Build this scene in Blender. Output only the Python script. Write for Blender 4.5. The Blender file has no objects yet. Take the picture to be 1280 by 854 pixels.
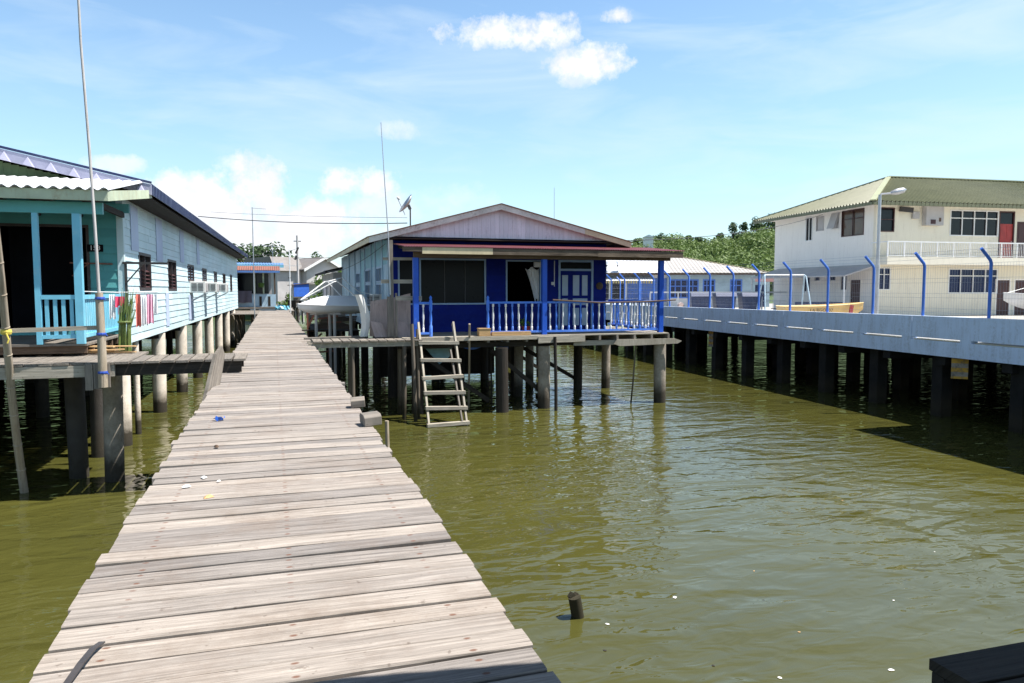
import bpy, bmesh, math, random
from mathutils import Matrix, Vector, Euler, noise as mnoise
random.seed(7)
R = math.radians
scn = bpy.context.scene
col = scn.collection
SUN_EL, SUN_AZ = 62.0, 20.0          # sun to the right (+X), a little behind the camera (-Y)
SUNV = Vector((math.cos(R(SUN_EL))*math.cos(R(SUN_AZ)), -math.cos(R(SUN_EL))*math.sin(R(SUN_AZ)), math.sin(R(SUN_EL))))

# ------------------------------------------------------------------ mesh builder
class MB:
    def __init__(s, M=None):
        s.v, s.f, s.pc, s.M = [], [], [], (M or Matrix.Identity(4))
    def add(s, vs, fs, pcs=None, seed=None):
        b = len(s.v)
        if seed is None: seed = random.random()
        for i, p in enumerate(vs):
            s.v.append(tuple(s.M @ Vector(p)))
            s.pc.append(pcs[i] if pcs else (p[0], p[1]+p[2]*.7, seed))
        s.f += [tuple(b+k for k in f) for f in fs]
    def box(s, c, sz, rot=None, seed=None):
        h = [x/2 for x in sz]; c = Vector(c)
        if seed is None: seed = random.random()
        ax = max(range(3), key=lambda i: sz[i]); o1, o2 = [i for i in range(3) if i != ax]
        m = Euler(rot).to_matrix() if rot else None
        vs, pcs = [], []
        for x in (-1, 1):
            for y in (-1, 1):
                for z in (-1, 1):
                    p = Vector((x*h[0], y*h[1], z*h[2]))
                    pcs.append((p[ax]+seed*50, p[o1]+p[o2]*.8, seed))
                    if m: p = m @ p
                    vs.append(c+p)
        s.add(vs, [(0,1,3,2),(4,6,7,5),(0,4,5,1),(2,3,7,6),(0,2,6,4),(1,5,7,3)], pcs)
    def bx(s, x0, x1, y0, y1, z0, z1, seed=None):
        s.box(((x0+x1)/2, (y0+y1)/2, (z0+z1)/2), (abs(x1-x0), abs(y1-y0), abs(z1-z0)), seed=seed)
    def beam(s, p0, p1, w, h, up=(0,0,1), seed=None):
        p0, p1 = Vector(p0), Vector(p1); d = p1-p0; L = d.length; d.normalize()
        u = Vector(up)
        if abs(d.dot(u)) > .98: u = Vector((0,1,0))
        a = d.cross(u).normalized(); b = a.cross(d)
        if seed is None: seed = random.random()
        vs, pcs = [], []
        for t in (0, 1):
            for (i, j) in ((-1,-1),(1,-1),(1,1),(-1,1)):
                vs.append(p0+d*L*t+a*w/2*i+b*h/2*j); pcs.append((L*t+seed*50, i*w/2+j*h*.4, seed))
        s.add(vs, [(0,3,2,1),(4,5,6,7),(0,1,5,4),(1,2,6,5),(2,3,7,6),(3,0,4,7)], pcs)
    def tube(s, pts, r, n=8, r1=None, seed=None):
        pts = [Vector(p) for p in pts]; m = len(pts)
        if seed is None: seed = random.random()
        vs, fs, pcs = [], [], []
        prev = None; acc = 0
        for i, p in enumerate(pts):
            d = (pts[min(i+1,m-1)]-pts[max(i-1,0)]).normalized()
            if i: acc += (p-pts[i-1]).length
            if prev is None:
                a = d.orthogonal().normalized()
            else:
                a = (prev - d*prev.dot(d)).normalized()
            prev = a; b = d.cross(a)
            rr = r if r1 is None else r+(r1-r)*i/(m-1)
            for k in range(n):
                t = 2*math.pi*k/n
                vs.append(p+a*rr*math.cos(t)+b*rr*math.sin(t)); pcs.append((acc+seed*50, rr*t, seed))
        for i in range(m-1):
            for k in range(n):
                k2 = (k+1) % n
                fs.append((i*n+k, i*n+k2, (i+1)*n+k2, (i+1)*n+k))
        fs.append(tuple(reversed(range(n)))); fs.append(tuple(range((m-1)*n, m*n)))
        s.add(vs, fs, pcs)
    def lathe(s, prof, base=(0,0,0), n=12, axis=None, seed=None):
        base = Vector(base); vs, fs, pcs = [], [], []
        if seed is None: seed = random.random()
        Q = Vector((0,0,1)).rotation_difference(Vector(axis)).to_matrix() if axis else Matrix.Identity(3)
        for (r, z) in prof:
            for k in range(n):
                t = 2*math.pi*k/n
                vs.append(base+Q @ Vector((r*math.cos(t), r*math.sin(t), z))); pcs.append((z+seed*50, r*t, seed))
        m = len(prof)
        for i in range(m-1):
            for k in range(n):
                k2 = (k+1) % n
                fs.append((i*n+k, i*n+k2, (i+1)*n+k2, (i+1)*n+k))
        fs.append(tuple(reversed(range(n)))); fs.append(tuple(range((m-1)*n, m*n)))
        s.add(vs, fs, pcs)
    def prism(s, poly, o, u, v, w, seed=None):
        """poly in (u,v), extruded by the vector w"""
        o, u, v, w = Vector(o), Vector(u), Vector(v), Vector(w); n = len(poly)
        if seed is None: seed = random.random()
        vs = [o+u*a+v*b for a, b in poly]+[o+u*a+v*b+w for a, b in poly]
        pcs = [(b+seed*50, a, seed) for a, b in poly]*2
        s.add(vs, [tuple(reversed(range(n))), tuple(range(n, 2*n))]+[(i, (i+1) % n, n+(i+1) % n, n+i) for i in range(n)], pcs)
    def sheet(s, s0, s1, r_fn, period, amp, W, th=.012, per=6, sub=1):
        """corrugated sheet; s across, r along the slope, h along the normal (W maps s,r,h)"""
        n = max(2, int((s1-s0)/period*per)); vs, fs, pcs = [], [], []
        for lay in (0, 1):
            for i in range(n+1):
                x = s0+(s1-s0)*i/n; h = amp*math.sin(2*math.pi*x/period)-lay*th
                a, b = r_fn(x)
                for j in range(sub+1):
                    r = a+(b-a)*j/sub
                    vs.append(W @ Vector((x, r, h))); pcs.append((r, x, .5+.5*math.sin(math.floor(x/.8)*12.9)))
        q = sub+1; o = (n+1)*q
        for i in range(n):
            for j in range(sub):
                a, b, c, d = i*q+j, (i+1)*q+j, (i+1)*q+j+1, i*q+j+1
                fs.append((a,b,c,d)); fs.append((o+a,o+d,o+c,o+b))
            fs.append((i*q, o+i*q, o+(i+1)*q, (i+1)*q))
            fs.append((i*q+sub, (i+1)*q+sub, o+(i+1)*q+sub, o+i*q+sub))
        for j in range(sub):
            fs.append((j, j+1, o+j+1, o+j)); e = n*q
            fs.append((e+j, o+e+j, o+e+j+1, e+j+1))
        s.add(vs, fs, pcs)
    def build(s, name, mat, parent=None, smooth=False, recalc=True, bevel=0):
        me = bpy.data.meshes.new(name); me.from_pydata(s.v, [], s.f)
        at = me.attributes.new('pc', 'FLOAT_VECTOR', 'POINT')
        at.data.foreach_set('vector', [c for p in s.pc for c in p])
        if recalc:
            bm = bmesh.new(); bm.from_mesh(me); bmesh.ops.recalc_face_normals(bm, faces=bm.faces); bm.to_mesh(me); bm.free()
        me.materials.append(mat)
        if smooth: me.polygons.foreach_set('use_smooth', [True]*len(me.polygons))
        o = bpy.data.objects.new(name, me); col.objects.link(o)
        if parent: o.parent = parent
        if bevel:
            b = o.modifiers.new('bevel', 'BEVEL'); b.width = bevel; b.segments = 2; b.limit_method = 'ANGLE'
        if smooth and not bevel:
            try: me.set_sharp_from_angle(angle=R(40))
            except Exception: pass
        return o

def tag(o, label=None, cat=None, group=None, kind=None):
    if label: o['label'] = label
    if cat: o['category'] = cat
    if group: o['group'] = group
    if kind: o['kind'] = kind
    return o
def thing(name, label, cat, loc=(0,0,0), rz=0, group=None, kind=None):
    o = bpy.data.objects.new(name, None); col.objects.link(o); o.empty_display_size = .2
    o.location = loc; o.rotation_euler = (0, 0, rz)
    return tag(o, label, cat, group, kind)
def dup(o, parent=None):
    c = o.copy(); col.objects.link(c)
    if parent: c.parent = parent
    for ch in list(o.children): dup(ch, c)
    return c
def wall_frame(o, s, d):
    s, d, o = Vector(s), Vector(d), Vector(o)
    return Matrix(((s.x, d.x, 0, o.x), (s.y, d.y, 0, o.y), (s.z, d.z, 1, o.z), (0,0,0,1)))
def cells(L, z0, z1, holes, s0=0.0):
    ss = sorted({s0, L, *[h[0] for h in holes], *[h[1] for h in holes]}); zs = sorted({z0, z1, *[h[2] for h in holes], *[h[3] for h in holes]})
    for a, b in zip(ss, ss[1:]):
        for c, d in zip(zs, zs[1:]):
            if not any(h[0]-1e-6 <= a and b <= h[1]+1e-6 and h[2]-1e-6 <= c and d <= h[3]+1e-6 for h in holes): yield a, b, c, d
def plain_wall(mb, W, L, z0, z1, holes, th=.15, s0=0.0):
    """one solid shell of cells between d=-th and d=0, only the outer faces"""
    o = mb.M; mb.M = o @ W; sd = random.random()
    cs = list(cells(L, z0, z1, holes, s0))
    key = lambda a, b, c, d: (round(a,4), round(b,4), round(c,4), round(d,4))
    for a, b, c, d in cs:
        pcs = [(x, z, sd) for x in (a, b) for z in (c, d)]
        q = [(a,0,c),(a,0,d),(b,0,c),(b,0,d),(a,-th,c),(a,-th,d),(b,-th,c),(b,-th,d)]
        fs = [(0,2,3,1),(4,5,7,6)]
        solid = lambda x, z: s0 < x < L and z0 < z < z1 and not any(h[0] < x < h[1] and h[2] < z < h[3] for h in holes)
        e = 1e-3
        if not solid(a-e, (c+d)/2): fs.append((0,1,5,4))
        if not solid(b+e, (c+d)/2): fs.append((2,6,7,3))
        if not solid((a+b)/2, c-e): fs.append((0,4,6,2))
        if not solid((a+b)/2, d+e): fs.append((1,3,7,5))
        mb.add(q, fs, [(p[0], p[2], sd) for p in q])
    mb.M = o
def lap_wall(mb, W, L, z0, z1, holes, bh=.17, t=.022, s0=0.0, joint=3.2):
    o = mb.M; mb.M = o @ W
    z = z0; row = 0
    while z < z1-1e-4:
        zt = min(z+bh, z1)
        lv = sorted({z, zt, *[h[k] for h in holes for k in (2, 3) if z < h[k] < zt]})
        cut = []; x = s0+random.uniform(.3, joint)
        while x < L-.4: cut.append(x); x += random.uniform(joint*.6, joint*1.3)
        bounds = [s0]+cut+[L]
        for bi in range(len(bounds)-1):
            seed = random.random(); wob = random.uniform(-.003, .003)
            for c, d in zip(lv, lv[1:]):
                hs = sorted((h[0], h[1]) for h in holes if h[2] <= c+1e-6 and h[3] >= d-1e-6)
                a = bounds[bi]; e = bounds[bi+1]-.003; iv = []
                for h0, h1 in hs:
                    if h1 <= a or h0 >= e: continue
                    if h0 > a: iv.append((a, h0))
                    a = max(a, h1)
                if a < e: iv.append((a, e))
                tc = t*(1-(c-z)/bh*.7)+wob; td = t*(1-(d-z)/bh*.7)+wob
                for p, q in iv:
                    vs = [(p,0,c),(p,tc,c),(p,td,d),(p,0,d),(q,0,c),(q,tc,c),(q,td,d),(q,0,d)]
                    mb.add(vs, [(0,3,2,1),(4,5,6,7),(0,1,5,4),(1,2,6,5),(2,3,7,6),(3,0,4,7)], [(v[0]+seed*50, v[2], seed) for v in vs])
        z = zt; row += 1
    mb.M = o
def window(parent, W, s0, s1, z0, z1, fm, pm, cols=1, transom=0, fw=.05, dep=.06, inset=.05, sill=False, mull=.035):
    """a frame with mullions (part) and its panes (sub-part)"""
    mb = MB(W)
    for a, b, c, d in ((s0, s0+fw, z0, z1), (s1-fw, s1, z0, z1), (s0+fw, s1-fw, z1-fw, z1), (s0+fw, s1-fw, z0, z0+fw)):
        mb.bx(a, b, -dep+.03, .03, c, d)
    zt = z1-fw-(z1-z0)*transom
    for k in range(1, cols):
        x = s0+(s1-s0)*k/cols; mb.bx(x-mull/2, x+mull/2, -dep+.035, .022, z0+fw, z1-fw)
    if transom: mb.bx(s0+fw, s1-fw, -dep+.038, .018, zt-mull/2, zt+mull/2)
    if sill: mb.bx(s0-.05, s1+.05, .004, .09, z0-.05, z0-.003)
    f = mb.build('window', fm, parent)
    if pm:
        mb = MB(W); mb.bx(s0+fw*.5, s1-fw*.5, -inset-.012, -inset+.0, z0+fw*.5, z1-fw*.5); mb.build('pane', pm, f)
    return f

# ------------------------------------------------------------------ materials
class N:
    def __init__(s, name):
        s.m = bpy.data.materials.new(name); s.m.use_nodes = True; s.t = s.m.node_tree
        s.p = s.t.nodes['Principled BSDF']
    def n(s, typ, **kw):
        q = s.t.nodes.new(typ)
        for k, v in kw.items():
            if k.startswith('i_'):
                key = k[2:].replace('_', ' '); q.inputs[int(key) if key.isdigit() else key].default_value = v
            else: setattr(q, k, v)
        return q
    def l(s, a, b): s.t.links.new(a, b)
    def noise(s, vec, scale, detail=4, rough=.6, dist=0):
        q = s.n('ShaderNodeTexNoise', i_Scale=scale, i_Detail=detail, i_Roughness=rough, i_Distortion=dist)
        if vec is not None: s.l(vec, q.inputs['Vector'])
        return q.outputs['Fac']
    def ramp(s, fac, a, b, ca=(0,0,0,1), cb=(1,1,1,1)):
        q = s.n('ShaderNodeValToRGB'); e = q.color_ramp.elements
        e[0].position, e[1].position, e[0].color, e[1].color = a, b, ca, cb
        s.l(fac, q.inputs[0]); return q.outputs[0]
    def mix(s, fac, a, b, mode='MIX'):
        q = s.n('ShaderNodeMix', data_type='RGBA', blend_type=mode)
        for v, k in ((fac, 0), (a, 6), (b, 7)):
            if hasattr(v, 'links'): s.l(v, q.inputs[k])
            else: q.inputs[k].default_value = v if k == 0 else (*v[:3], 1)
        return q.outputs[2]
    def math(s, op, a, b=0, c=None):
        q = s.n('ShaderNodeMath', operation=op)
        for i, v in enumerate((a, b) if c is None else (a, b, c)):
            if hasattr(v, 'links'): s.l(v, q.inputs[i])
            else: q.inputs[i].default_value = v
        return q.outputs[0]
    def scale(s, vec, sx, sy, sz):
        q = s.n('ShaderNodeMapping'); q.inputs['Scale'].default_value = (sx, sy, sz); s.l(vec, q.inputs['Vector']); return q.outputs[0]
    def pos(s): return s.n('ShaderNodeNewGeometry').outputs['Position']
    def pcv(s): return s.n('ShaderNodeAttribute', attribute_name='pc').outputs['Vector']
    def bump(s, h, strength, dist):
        q = s.n('ShaderNodeBump', i_Strength=strength, i_Distance=dist); s.l(h, q.inputs['Height']); s.l(q.outputs[0], s.p.inputs['Normal'])
MATS = {}
def paint(name, c, rough=.55, var=.25, scale=1.5, dirt=None, dirt_amt=.35, board=.0, metal=0, bump=.1, bscale=60, streak=False, spec=.5, tide=False):
    """a painted / plain surface: slow mottling, a dirt colour in patches, per-board tint"""
    if name in MATS: return MATS[name]
    q = N(name); P = q.pos(); cc = (*c, 1)
    n1 = q.noise(P, scale, 5, .65); lo = tuple(x*(1-var) for x in c); hi = tuple(min(1, x*(1+var*.6)) for x in c)
    base = q.mix(q.ramp(n1, .3, .7), lo, hi)
    if board:
        s = q.n('ShaderNodeSeparateXYZ'); q.l(q.pcv(), s.inputs[0])
        w = q.n('ShaderNodeTexWhiteNoise', noise_dimensions='1D'); q.l(s.outputs[2], w.inputs['W'])
        base = q.mix(board, base, q.mix(1, base, q.ramp(w.outputs['Value'], 0, 1, (.45,.5,.5,1), (1.25,1.2,1.2,1)), 'MULTIPLY'))
    if dirt:
        v = q.scale(P, 6, 6, .7) if streak else q.scale(P, 1, 1, 1)
        d = q.ramp(q.noise(v, .9 if streak else 1.1, 7, .75), .62-dirt_amt*.4, .78-dirt_amt*.2)
        d2 = q.ramp(q.noise(P, 14, 4, .7), .35, .7)
        base = q.mix(q.math('MULTIPLY', q.math('MULTIPLY', d, d2), .85), base, dirt)
    if tide:
        s = q.n('ShaderNodeSeparateXYZ'); q.l(P, s.inputs[0])
        h = q.math('ADD', s.outputs[2], q.math('MULTIPLY', q.noise(P, 5, 5, .7), .5))
        base = q.mix(q.ramp(h, .55, 1.15), (.035,.028,.018), base)
        base = q.mix(q.ramp(h, .2, .5), (.02,.016,.01), base)
    q.l(base, q.p.inputs['Base Color']); q.p.inputs['Metallic'].default_value = metal
    rr = q.ramp(q.noise(P, scale*4, 4), .2, .8, (rough*.8,)*3+(1,), (min(1, rough*1.2),)*3+(1,)); q.l(rr, q.p.inputs['Roughness'])
    q.p.inputs['Specular IOR Level'].default_value = spec
    if bump: q.bump(q.noise(P, bscale, 4, .7), bump, .02)
    MATS[name] = q.m; return q.m
def wood(name, dark, light, stain=(.10,.085,.07), grain=26, rough=.8, tint=.5, tide=False, nails=None):
    if name in MATS: return MATS[name]
    q = N(name); V = q.pcv(); P = q.pos(); s = q.n('ShaderNodeSeparateXYZ'); q.l(V, s.inputs[0])
    g = q.noise(q.scale(V, 1.1, grain, 37), 1.6, 8, .68, .4)
    g2 = q.noise(q.scale(V, 2.5, grain*4, 91), 1.6, 3, .6)
    c = q.mix(q.ramp(g, .28, .68), dark, light)
    c = q.mix(q.math('MULTIPLY', q.ramp(g2, .52, .75), .45), c, tuple(x*.45 for x in dark))
    ck = q.ramp(q.noise(q.scale(V, .5, 34, 13), 1.3, 4, .6, .3), .64, .72); c = q.mix(q.math('MULTIPLY', ck, .75), c, tuple(x*.3 for x in dark))
    w = q.n('ShaderNodeTexWhiteNoise', noise_dimensions='1D'); q.l(s.outputs[2], w.inputs['W'])
    c = q.mix(tint, c, q.mix(1, c, q.ramp(w.outputs['Value'], 0, 1, (.62,.62,.64,1), (1.25,1.2,1.14,1)), 'MULTIPLY'))
    st = q.ramp(q.noise(P, 1.3, 8, .75), .5, .72)
    c = q.mix(q.math('MULTIPLY', st, .55), c, stain)
    sp = q.ramp(q.noise(P, 22, 2, .5), .68, .75)
    c = q.mix(q.math('MULTIPLY', sp, .5), c, tuple(x*.5 for x in stain))
    if nails:      # rusty nail heads in the rows where the planks meet the stringers
        sx = q.n('ShaderNodeSeparateXYZ'); q.l(P, sx.inputs[0])
        for nx in nails:
            a = q.math('SUBTRACT', sx.outputs[0], nx)
            bq = q.math('SUBTRACT', q.math('ABSOLUTE', s.outputs[1]), .055)
            d = q.math('ADD', q.math('MULTIPLY', q.math('MULTIPLY', a, a), .35), q.math('MULTIPLY', bq, bq))
            jit = q.math('MULTIPLY', q.math('SUBTRACT', q.noise(P, 30, 2), .5), .00012)
            k = q.n('ShaderNodeMapRange', clamp=True); k.inputs[1].default_value = .00003; k.inputs[2].default_value = .00014; k.inputs[3].default_value = 1; k.inputs[4].default_value = 0
            q.l(q.math('ADD', d, jit), k.inputs[0]); k = q.math('MULTIPLY', k.outputs[0], q.ramp(q.noise(q.scale(V, .01, .01, 7), 9, 1), .42, .5))
            c = q.mix(q.math('MULTIPLY', k, .8), c, (.13,.05,.025))
    if tide:
        sz = q.n('ShaderNodeSeparateXYZ'); q.l(P, sz.inputs[0])
        h = q.math('ADD', sz.outputs[2], q.math('MULTIPLY', q.noise(P, 5, 5, .7), .5))
        c = q.mix(q.ramp(h, .45, 1.0), (.03,.026,.014), c)
    q.l(c, q.p.inputs['Base Color']); q.p.inputs['Roughness'].default_value = rough; q.p.inputs['Specular IOR Level'].default_value = .25
    q.bump(q.math('ADD', g, q.math('MULTIPLY', g2, .4)), .45, .012)
    MATS[name] = q.m; return q.m
def leaf(name, lo, hi, trans=.25):
    q = N(name); V = q.pcv(); P = q.pos(); s = q.n('ShaderNodeSeparateXYZ'); q.l(V, s.inputs[0])
    w = q.n('ShaderNodeTexWhiteNoise', noise_dimensions='1D'); q.l(s.outputs[2], w.inputs['W'])
    c = q.mix(w.outputs['Value'], lo, hi)
    c = q.mix(q.math('MULTIPLY', q.noise(P, .8, 3), .5), c, tuple(x*1.3 for x in hi))
    q.l(c, q.p.inputs['Base Color']); q.p.inputs['Roughness'].default_value = .6; q.p.inputs['Specular IOR Level'].default_value = .3
    t = q.n('ShaderNodeBsdfTranslucent'); q.l(c, t.inputs[0]); mx = q.n('ShaderNodeMixShader', i_0=trans)
    q.l(q.p.outputs[0], mx.inputs[1]); q.l(t.outputs[0], mx.inputs[2]); q.l(mx.outputs[0], q.t.nodes['Material Output'].inputs[0])
    return q.m

m_plank = wood('boardwalk_wood', (.14,.125,.113), (.385,.35,.32), stain=(.16,.115,.085), tint=.85, nails=(-.7,.05,.76))
m_grey = wood('grey_timber', (.11,.098,.085), (.29,.26,.225))
m_pale = wood('pale_timber', (.24,.22,.18), (.48,.44,.37), stain=(.22,.18,.13))
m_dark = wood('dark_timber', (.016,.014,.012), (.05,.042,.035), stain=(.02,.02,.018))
m_brown = wood('brown_timber', (.07,.045,.03), (.17,.115,.08), stain=(.05,.035,.025))
m_ply = wood('plywood', (.40,.31,.28), (.55,.44,.41), stain=(.25,.17,.13), grain=6)
m_pilewood = wood('pile_wood', (.085,.07,.055), (.20,.17,.135), tide=True)
m_bamboo = wood('bamboo', (.27,.22,.16), (.44,.38,.30), stain=(.2,.15,.1), grain=10)
m_palepole = wood('pale_pole', (.38,.36,.36), (.58,.56,.55), stain=(.3,.26,.2), grain=8)
m_wbrown = wood('weathered_brown_board', (.06,.042,.03), (.22,.17,.125), stain=(.04,.03,.02), grain=9)
m_box = wood('crate_wood', (.45,.27,.12), (.62,.42,.22), stain=(.3,.2,.1))
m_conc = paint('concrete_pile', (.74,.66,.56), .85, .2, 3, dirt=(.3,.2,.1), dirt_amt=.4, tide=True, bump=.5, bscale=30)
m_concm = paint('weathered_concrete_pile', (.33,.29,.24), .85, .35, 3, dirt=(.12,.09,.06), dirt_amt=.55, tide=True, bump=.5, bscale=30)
m_concg = paint('shade_dark_concrete_pile', (.05,.044,.038), .85, .4, 3, dirt=(.05,.04,.03), dirt_amt=.6, tide=True, bump=.5, bscale=30)  # pile concrete darkened so its colour carries the shade under the decks
m_concd = paint('shade_dark_concrete', (.02,.018,.016), .9, .4, 3, dirt=(.01,.009,.008), dirt_amt=.6, tide=True, bump=.4, bscale=30, spec=.2)  # near-black colour holds the shade beneath the jetty
m_siding = paint('mint_siding', (.60,.735,.775), .5, .14, .8, dirt=(.34,.58,.60), dirt_amt=.5, board=.28, bump=.08)
m_patch = paint('lavender_panel', (.46,.54,.72), .5, .12, 1.2, dirt=(.5,.55,.6), dirt_amt=.3)
m_teal = paint('teal_siding', (.085,.33,.34), .5, .2, .9, dirt=(.10,.33,.33), board=.3, bump=.08)
m_sky = paint('sky_blue_paint', (.17,.50,.66), .45, .12, 2, dirt=(.45,.6,.62), dirt_amt=.25)
m_green = paint('dull_green_board', (.10,.16,.07), .6, .25, 2, dirt=(.06,.09,.05))
m_mintfas = paint('faded_mint_fascia', (.46,.52,.38), .6, .2, 2, dirt=(.30,.16,.05), dirt_amt=.35, streak=True)
m_navy = paint('navy_metal', (.015,.022,.085), .4, .25, 2, dirt=(.1,.12,.2), spec=.5)
m_lav = paint('lavender_flashing', (.36,.36,.48), .4, .15, 2, dirt=(.3,.3,.42), dirt_amt=.3)
m_zinc = paint('white_zinc_roof', (.72,.72,.74), .4, .12, 1.2, dirt=(.45,.42,.4), dirt_amt=.25, metal=.1)
m_rustroof = paint('rusty_grey_roof', (.16,.12,.10), .7, .4, 1, dirt=(.2,.09,.05), dirt_amt=.6)
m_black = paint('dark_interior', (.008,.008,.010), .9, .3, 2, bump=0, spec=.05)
m_glass = paint('dark_glass', (.010,.012,.018), .1, .2, 1, bump=0, spec=.28)
m_dimglass = paint('dusty_dark_glass', (.008,.008,.010), .3, .3, 1, bump=0, spec=.12)
m_blueglass = paint('blue_tinted_glass', (.008,.018,.075), .12, .2, 1, bump=0, spec=.3)
m_frame = paint('brown_black_frame', (.05,.035,.035), .5, .3, 3)
m_white = paint('white_paint', (.78,.78,.77), .45, .08, 2, dirt=(.5,.48,.44), dirt_amt=.2)
m_offw = paint('off_white_plastic', (.70,.69,.66), .4, .06, 3, dirt=(.45,.4,.33), dirt_amt=.25)
m_deep = paint('deep_blue_siding', (.003,.013,.19), .6, .2, 1.5, dirt=(.008,.03,.24), board=.3, bump=.08, spec=.15)
m_blue = paint('shaded_post_blue', (.02,.095,.52), .4, .15, 3, dirt=(.15,.3,.7), dirt_amt=.2, spec=.3)  # porch post blue, darkened in the colour for the shade under the roof
m_rail = paint('lit_railing_blue', (.05,.19,.74), .5, .25, 4, dirt=(.3,.42,.68), dirt_amt=.45)  # same blue as the posts, brightened in the colour as if sunlit
m_pbl = paint('pale_blue_trim', (.30,.42,.58), .5, .15, 2)
m_sidebl = paint('pale_blue_boards', (.40,.55,.66), .6, .2, 1.5, dirt=(.25,.33,.38), dirt_amt=.4, board=.35)
m_sidetl = paint('faded_teal_panel', (.22,.45,.52), .6, .2, 1.5, dirt=(.2,.3,.33), dirt_amt=.4)
m_gable = paint('lavender_gable_board', (.74,.72,.78), .6, .08, 1.5, dirt=(.3,.27,.32), dirt_amt=.35, streak=True, board=.3)
m_cream = paint('weathered_cream_board', (.62,.52,.33), .6, .15, 2, dirt=(.35,.28,.18), dirt_amt=.4, streak=True)
m_greyfas = paint('weathered_white_board', (.70,.66,.60), .65, .2, 2, dirt=(.25,.2,.17), dirt_amt=.5)
m_maroon = paint('maroon_corrugated', (.17,.045,.055), .5, .25, 2, dirt=(.12,.05,.04), dirt_amt=.5)
m_redroof = paint('rust_red_corrugated', (.24,.095,.065), .6, .25, 2, dirt=(.2,.08,.05))
m_yellow = paint('cream_plaster', (.80,.745,.61), .7, .05, .5, dirt=(.5,.43,.33), dirt_amt=.3, bump=.05, streak=True)
m_yside = paint('pale_plaster', (.88,.84,.78), .7, .05, .5, dirt=(.6,.55,.5), dirt_amt=.3, bump=.05, streak=True)
m_groof = paint('olive_green_metal_roof', (.15,.155,.085), .45, .15, 1, dirt=(.10,.11,.06), dirt_amt=.3, spec=.5)
m_groofcap = paint('pale_green_ridge_cap', (.36,.37,.22), .4, .1, 1)
m_bar = paint('parapet_paint', (.60,.70,.86), .6, .10, .7, dirt=(.22,.22,.22), dirt_amt=.42, streak=True, bump=.12, bscale=20)
m_slab = paint('plaza_concrete', (.38,.36,.33), .8, .15, .6, dirt=(.3,.28,.25), bump=.2, bscale=25)
m_postbl = paint('fence_blue', (.06,.19,.68), .4, .15, 3, dirt=(.12,.25,.6))
m_wire = paint('grey_wire', (.36,.38,.44), .5, .1, 3, bump=0)
m_cable = paint('black_cable', (.03,.03,.035), .6, .1, 3, bump=0)
m_steel = paint('galvanised_steel', (.45,.46,.48), .4, .15, 4, metal=.6)
m_dsteel = paint('dark_steel', (.05,.045,.045), .5, .3, 4)
m_rust = paint('rusted_iron', (.22,.08,.05), .8, .35, 6, dirt=(.1,.04,.03))
m_red = paint('red_door_paint', (.36,.035,.03), .5, .2, 3)
m_maroond = paint('dark_maroon_door', (.06,.02,.02), .5, .2, 3)
m_orange = paint('orange_boat_paint', (.74,.50,.18), .5, .15, 2, dirt=(.6,.35,.1))
m_hull = paint('white_hull', (.78,.78,.78), .35, .06, 2, dirt=(.5,.48,.45), dirt_amt=.2)
m_tarp = paint('blue_tarpaulin', (.03,.12,.5), .4, .25, 4)
m_grnetarp = paint('teal_tarpaulin', (.16,.30,.34), .6, .3, 3, dirt=(.3,.2,.1), dirt_amt=.4)
m_strap = paint('blue_strap', (.03,.08,.4), .5, .2, 4)
m_yrope = paint('yellow_rope', (.6,.48,.08), .8, .2, 9)
m_stain = paint('light_grey_plaster', (.48,.46,.45), .8, .15, 1, dirt=(.3,.28,.27), dirt_amt=.4)
m_tileroof = paint('grey_tile_roof', (.20,.18,.17), .7, .25, 1.2, dirt=(.12,.11,.1))
m_blueroof = paint('blue_painted_metal', (.10,.22,.52), .4, .2, 2)
m_sand = paint('earth', (.22,.2,.13), .9, .3, .2, dirt=(.05,.08,.02), dirt_amt=.6)
m_reed = paint('green_reed', (.13,.19,.035), .5, .3, 6, dirt=(.3,.3,.12), board=.6)
m_hillgreen = paint('hill_green', (.05,.09,.025), .9, .3, .05)
CL = {k: paint(k, c, .8, .1, 6, bump=.2) for k, c in (('white_cloth', (.88,.87,.88)), ('red_cloth', (.85,.07,.16)), ('coral_cloth', (.9,.2,.15)), ('pink_cloth', (.88,.42,.55)), ('dark_cloth', (.10,.09,.12)), ('blush_cloth', (.85,.58,.66)))}
m_leaf = leaf('tree_leaf', (.03,.07,.012), (.10,.17,.03))
m_leaf2 = leaf('forest_leaf', (.035,.075,.018), (.14,.20,.055))
m_leaf3 = leaf('dark_tree_leaf', (.03,.06,.025), (.075,.12,.05))
m_bark = wood('bark', (.06,.045,.03), (.14,.11,.08))

# striped pile paint (yellow and grey chevrons)
q = N('hazard_stripes'); s_ = q.n('ShaderNodeSeparateXYZ'); q.l(q.n('ShaderNodeTexCoord').outputs['Object'], s_.inputs[0])
v_ = q.math('FRACT', q.math('MULTIPLY', q.math('ADD', s_.outputs[2], q.math('ABSOLUTE', q.math('ADD', s_.outputs[0], 0))), 4.2))
c_ = q.mix(q.math('GREATER_THAN', v_, .5), (.30,.25,.2), (.52,.28,.03)); c_ = q.mix(q.ramp(q.noise(q.pos(), 9, 5), .45, .7), c_, (.13,.10,.07))
q.l(c_, q.p.inputs['Base Color']); q.p.inputs['Roughness'].default_value = .7; m_haz = q.m

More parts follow.
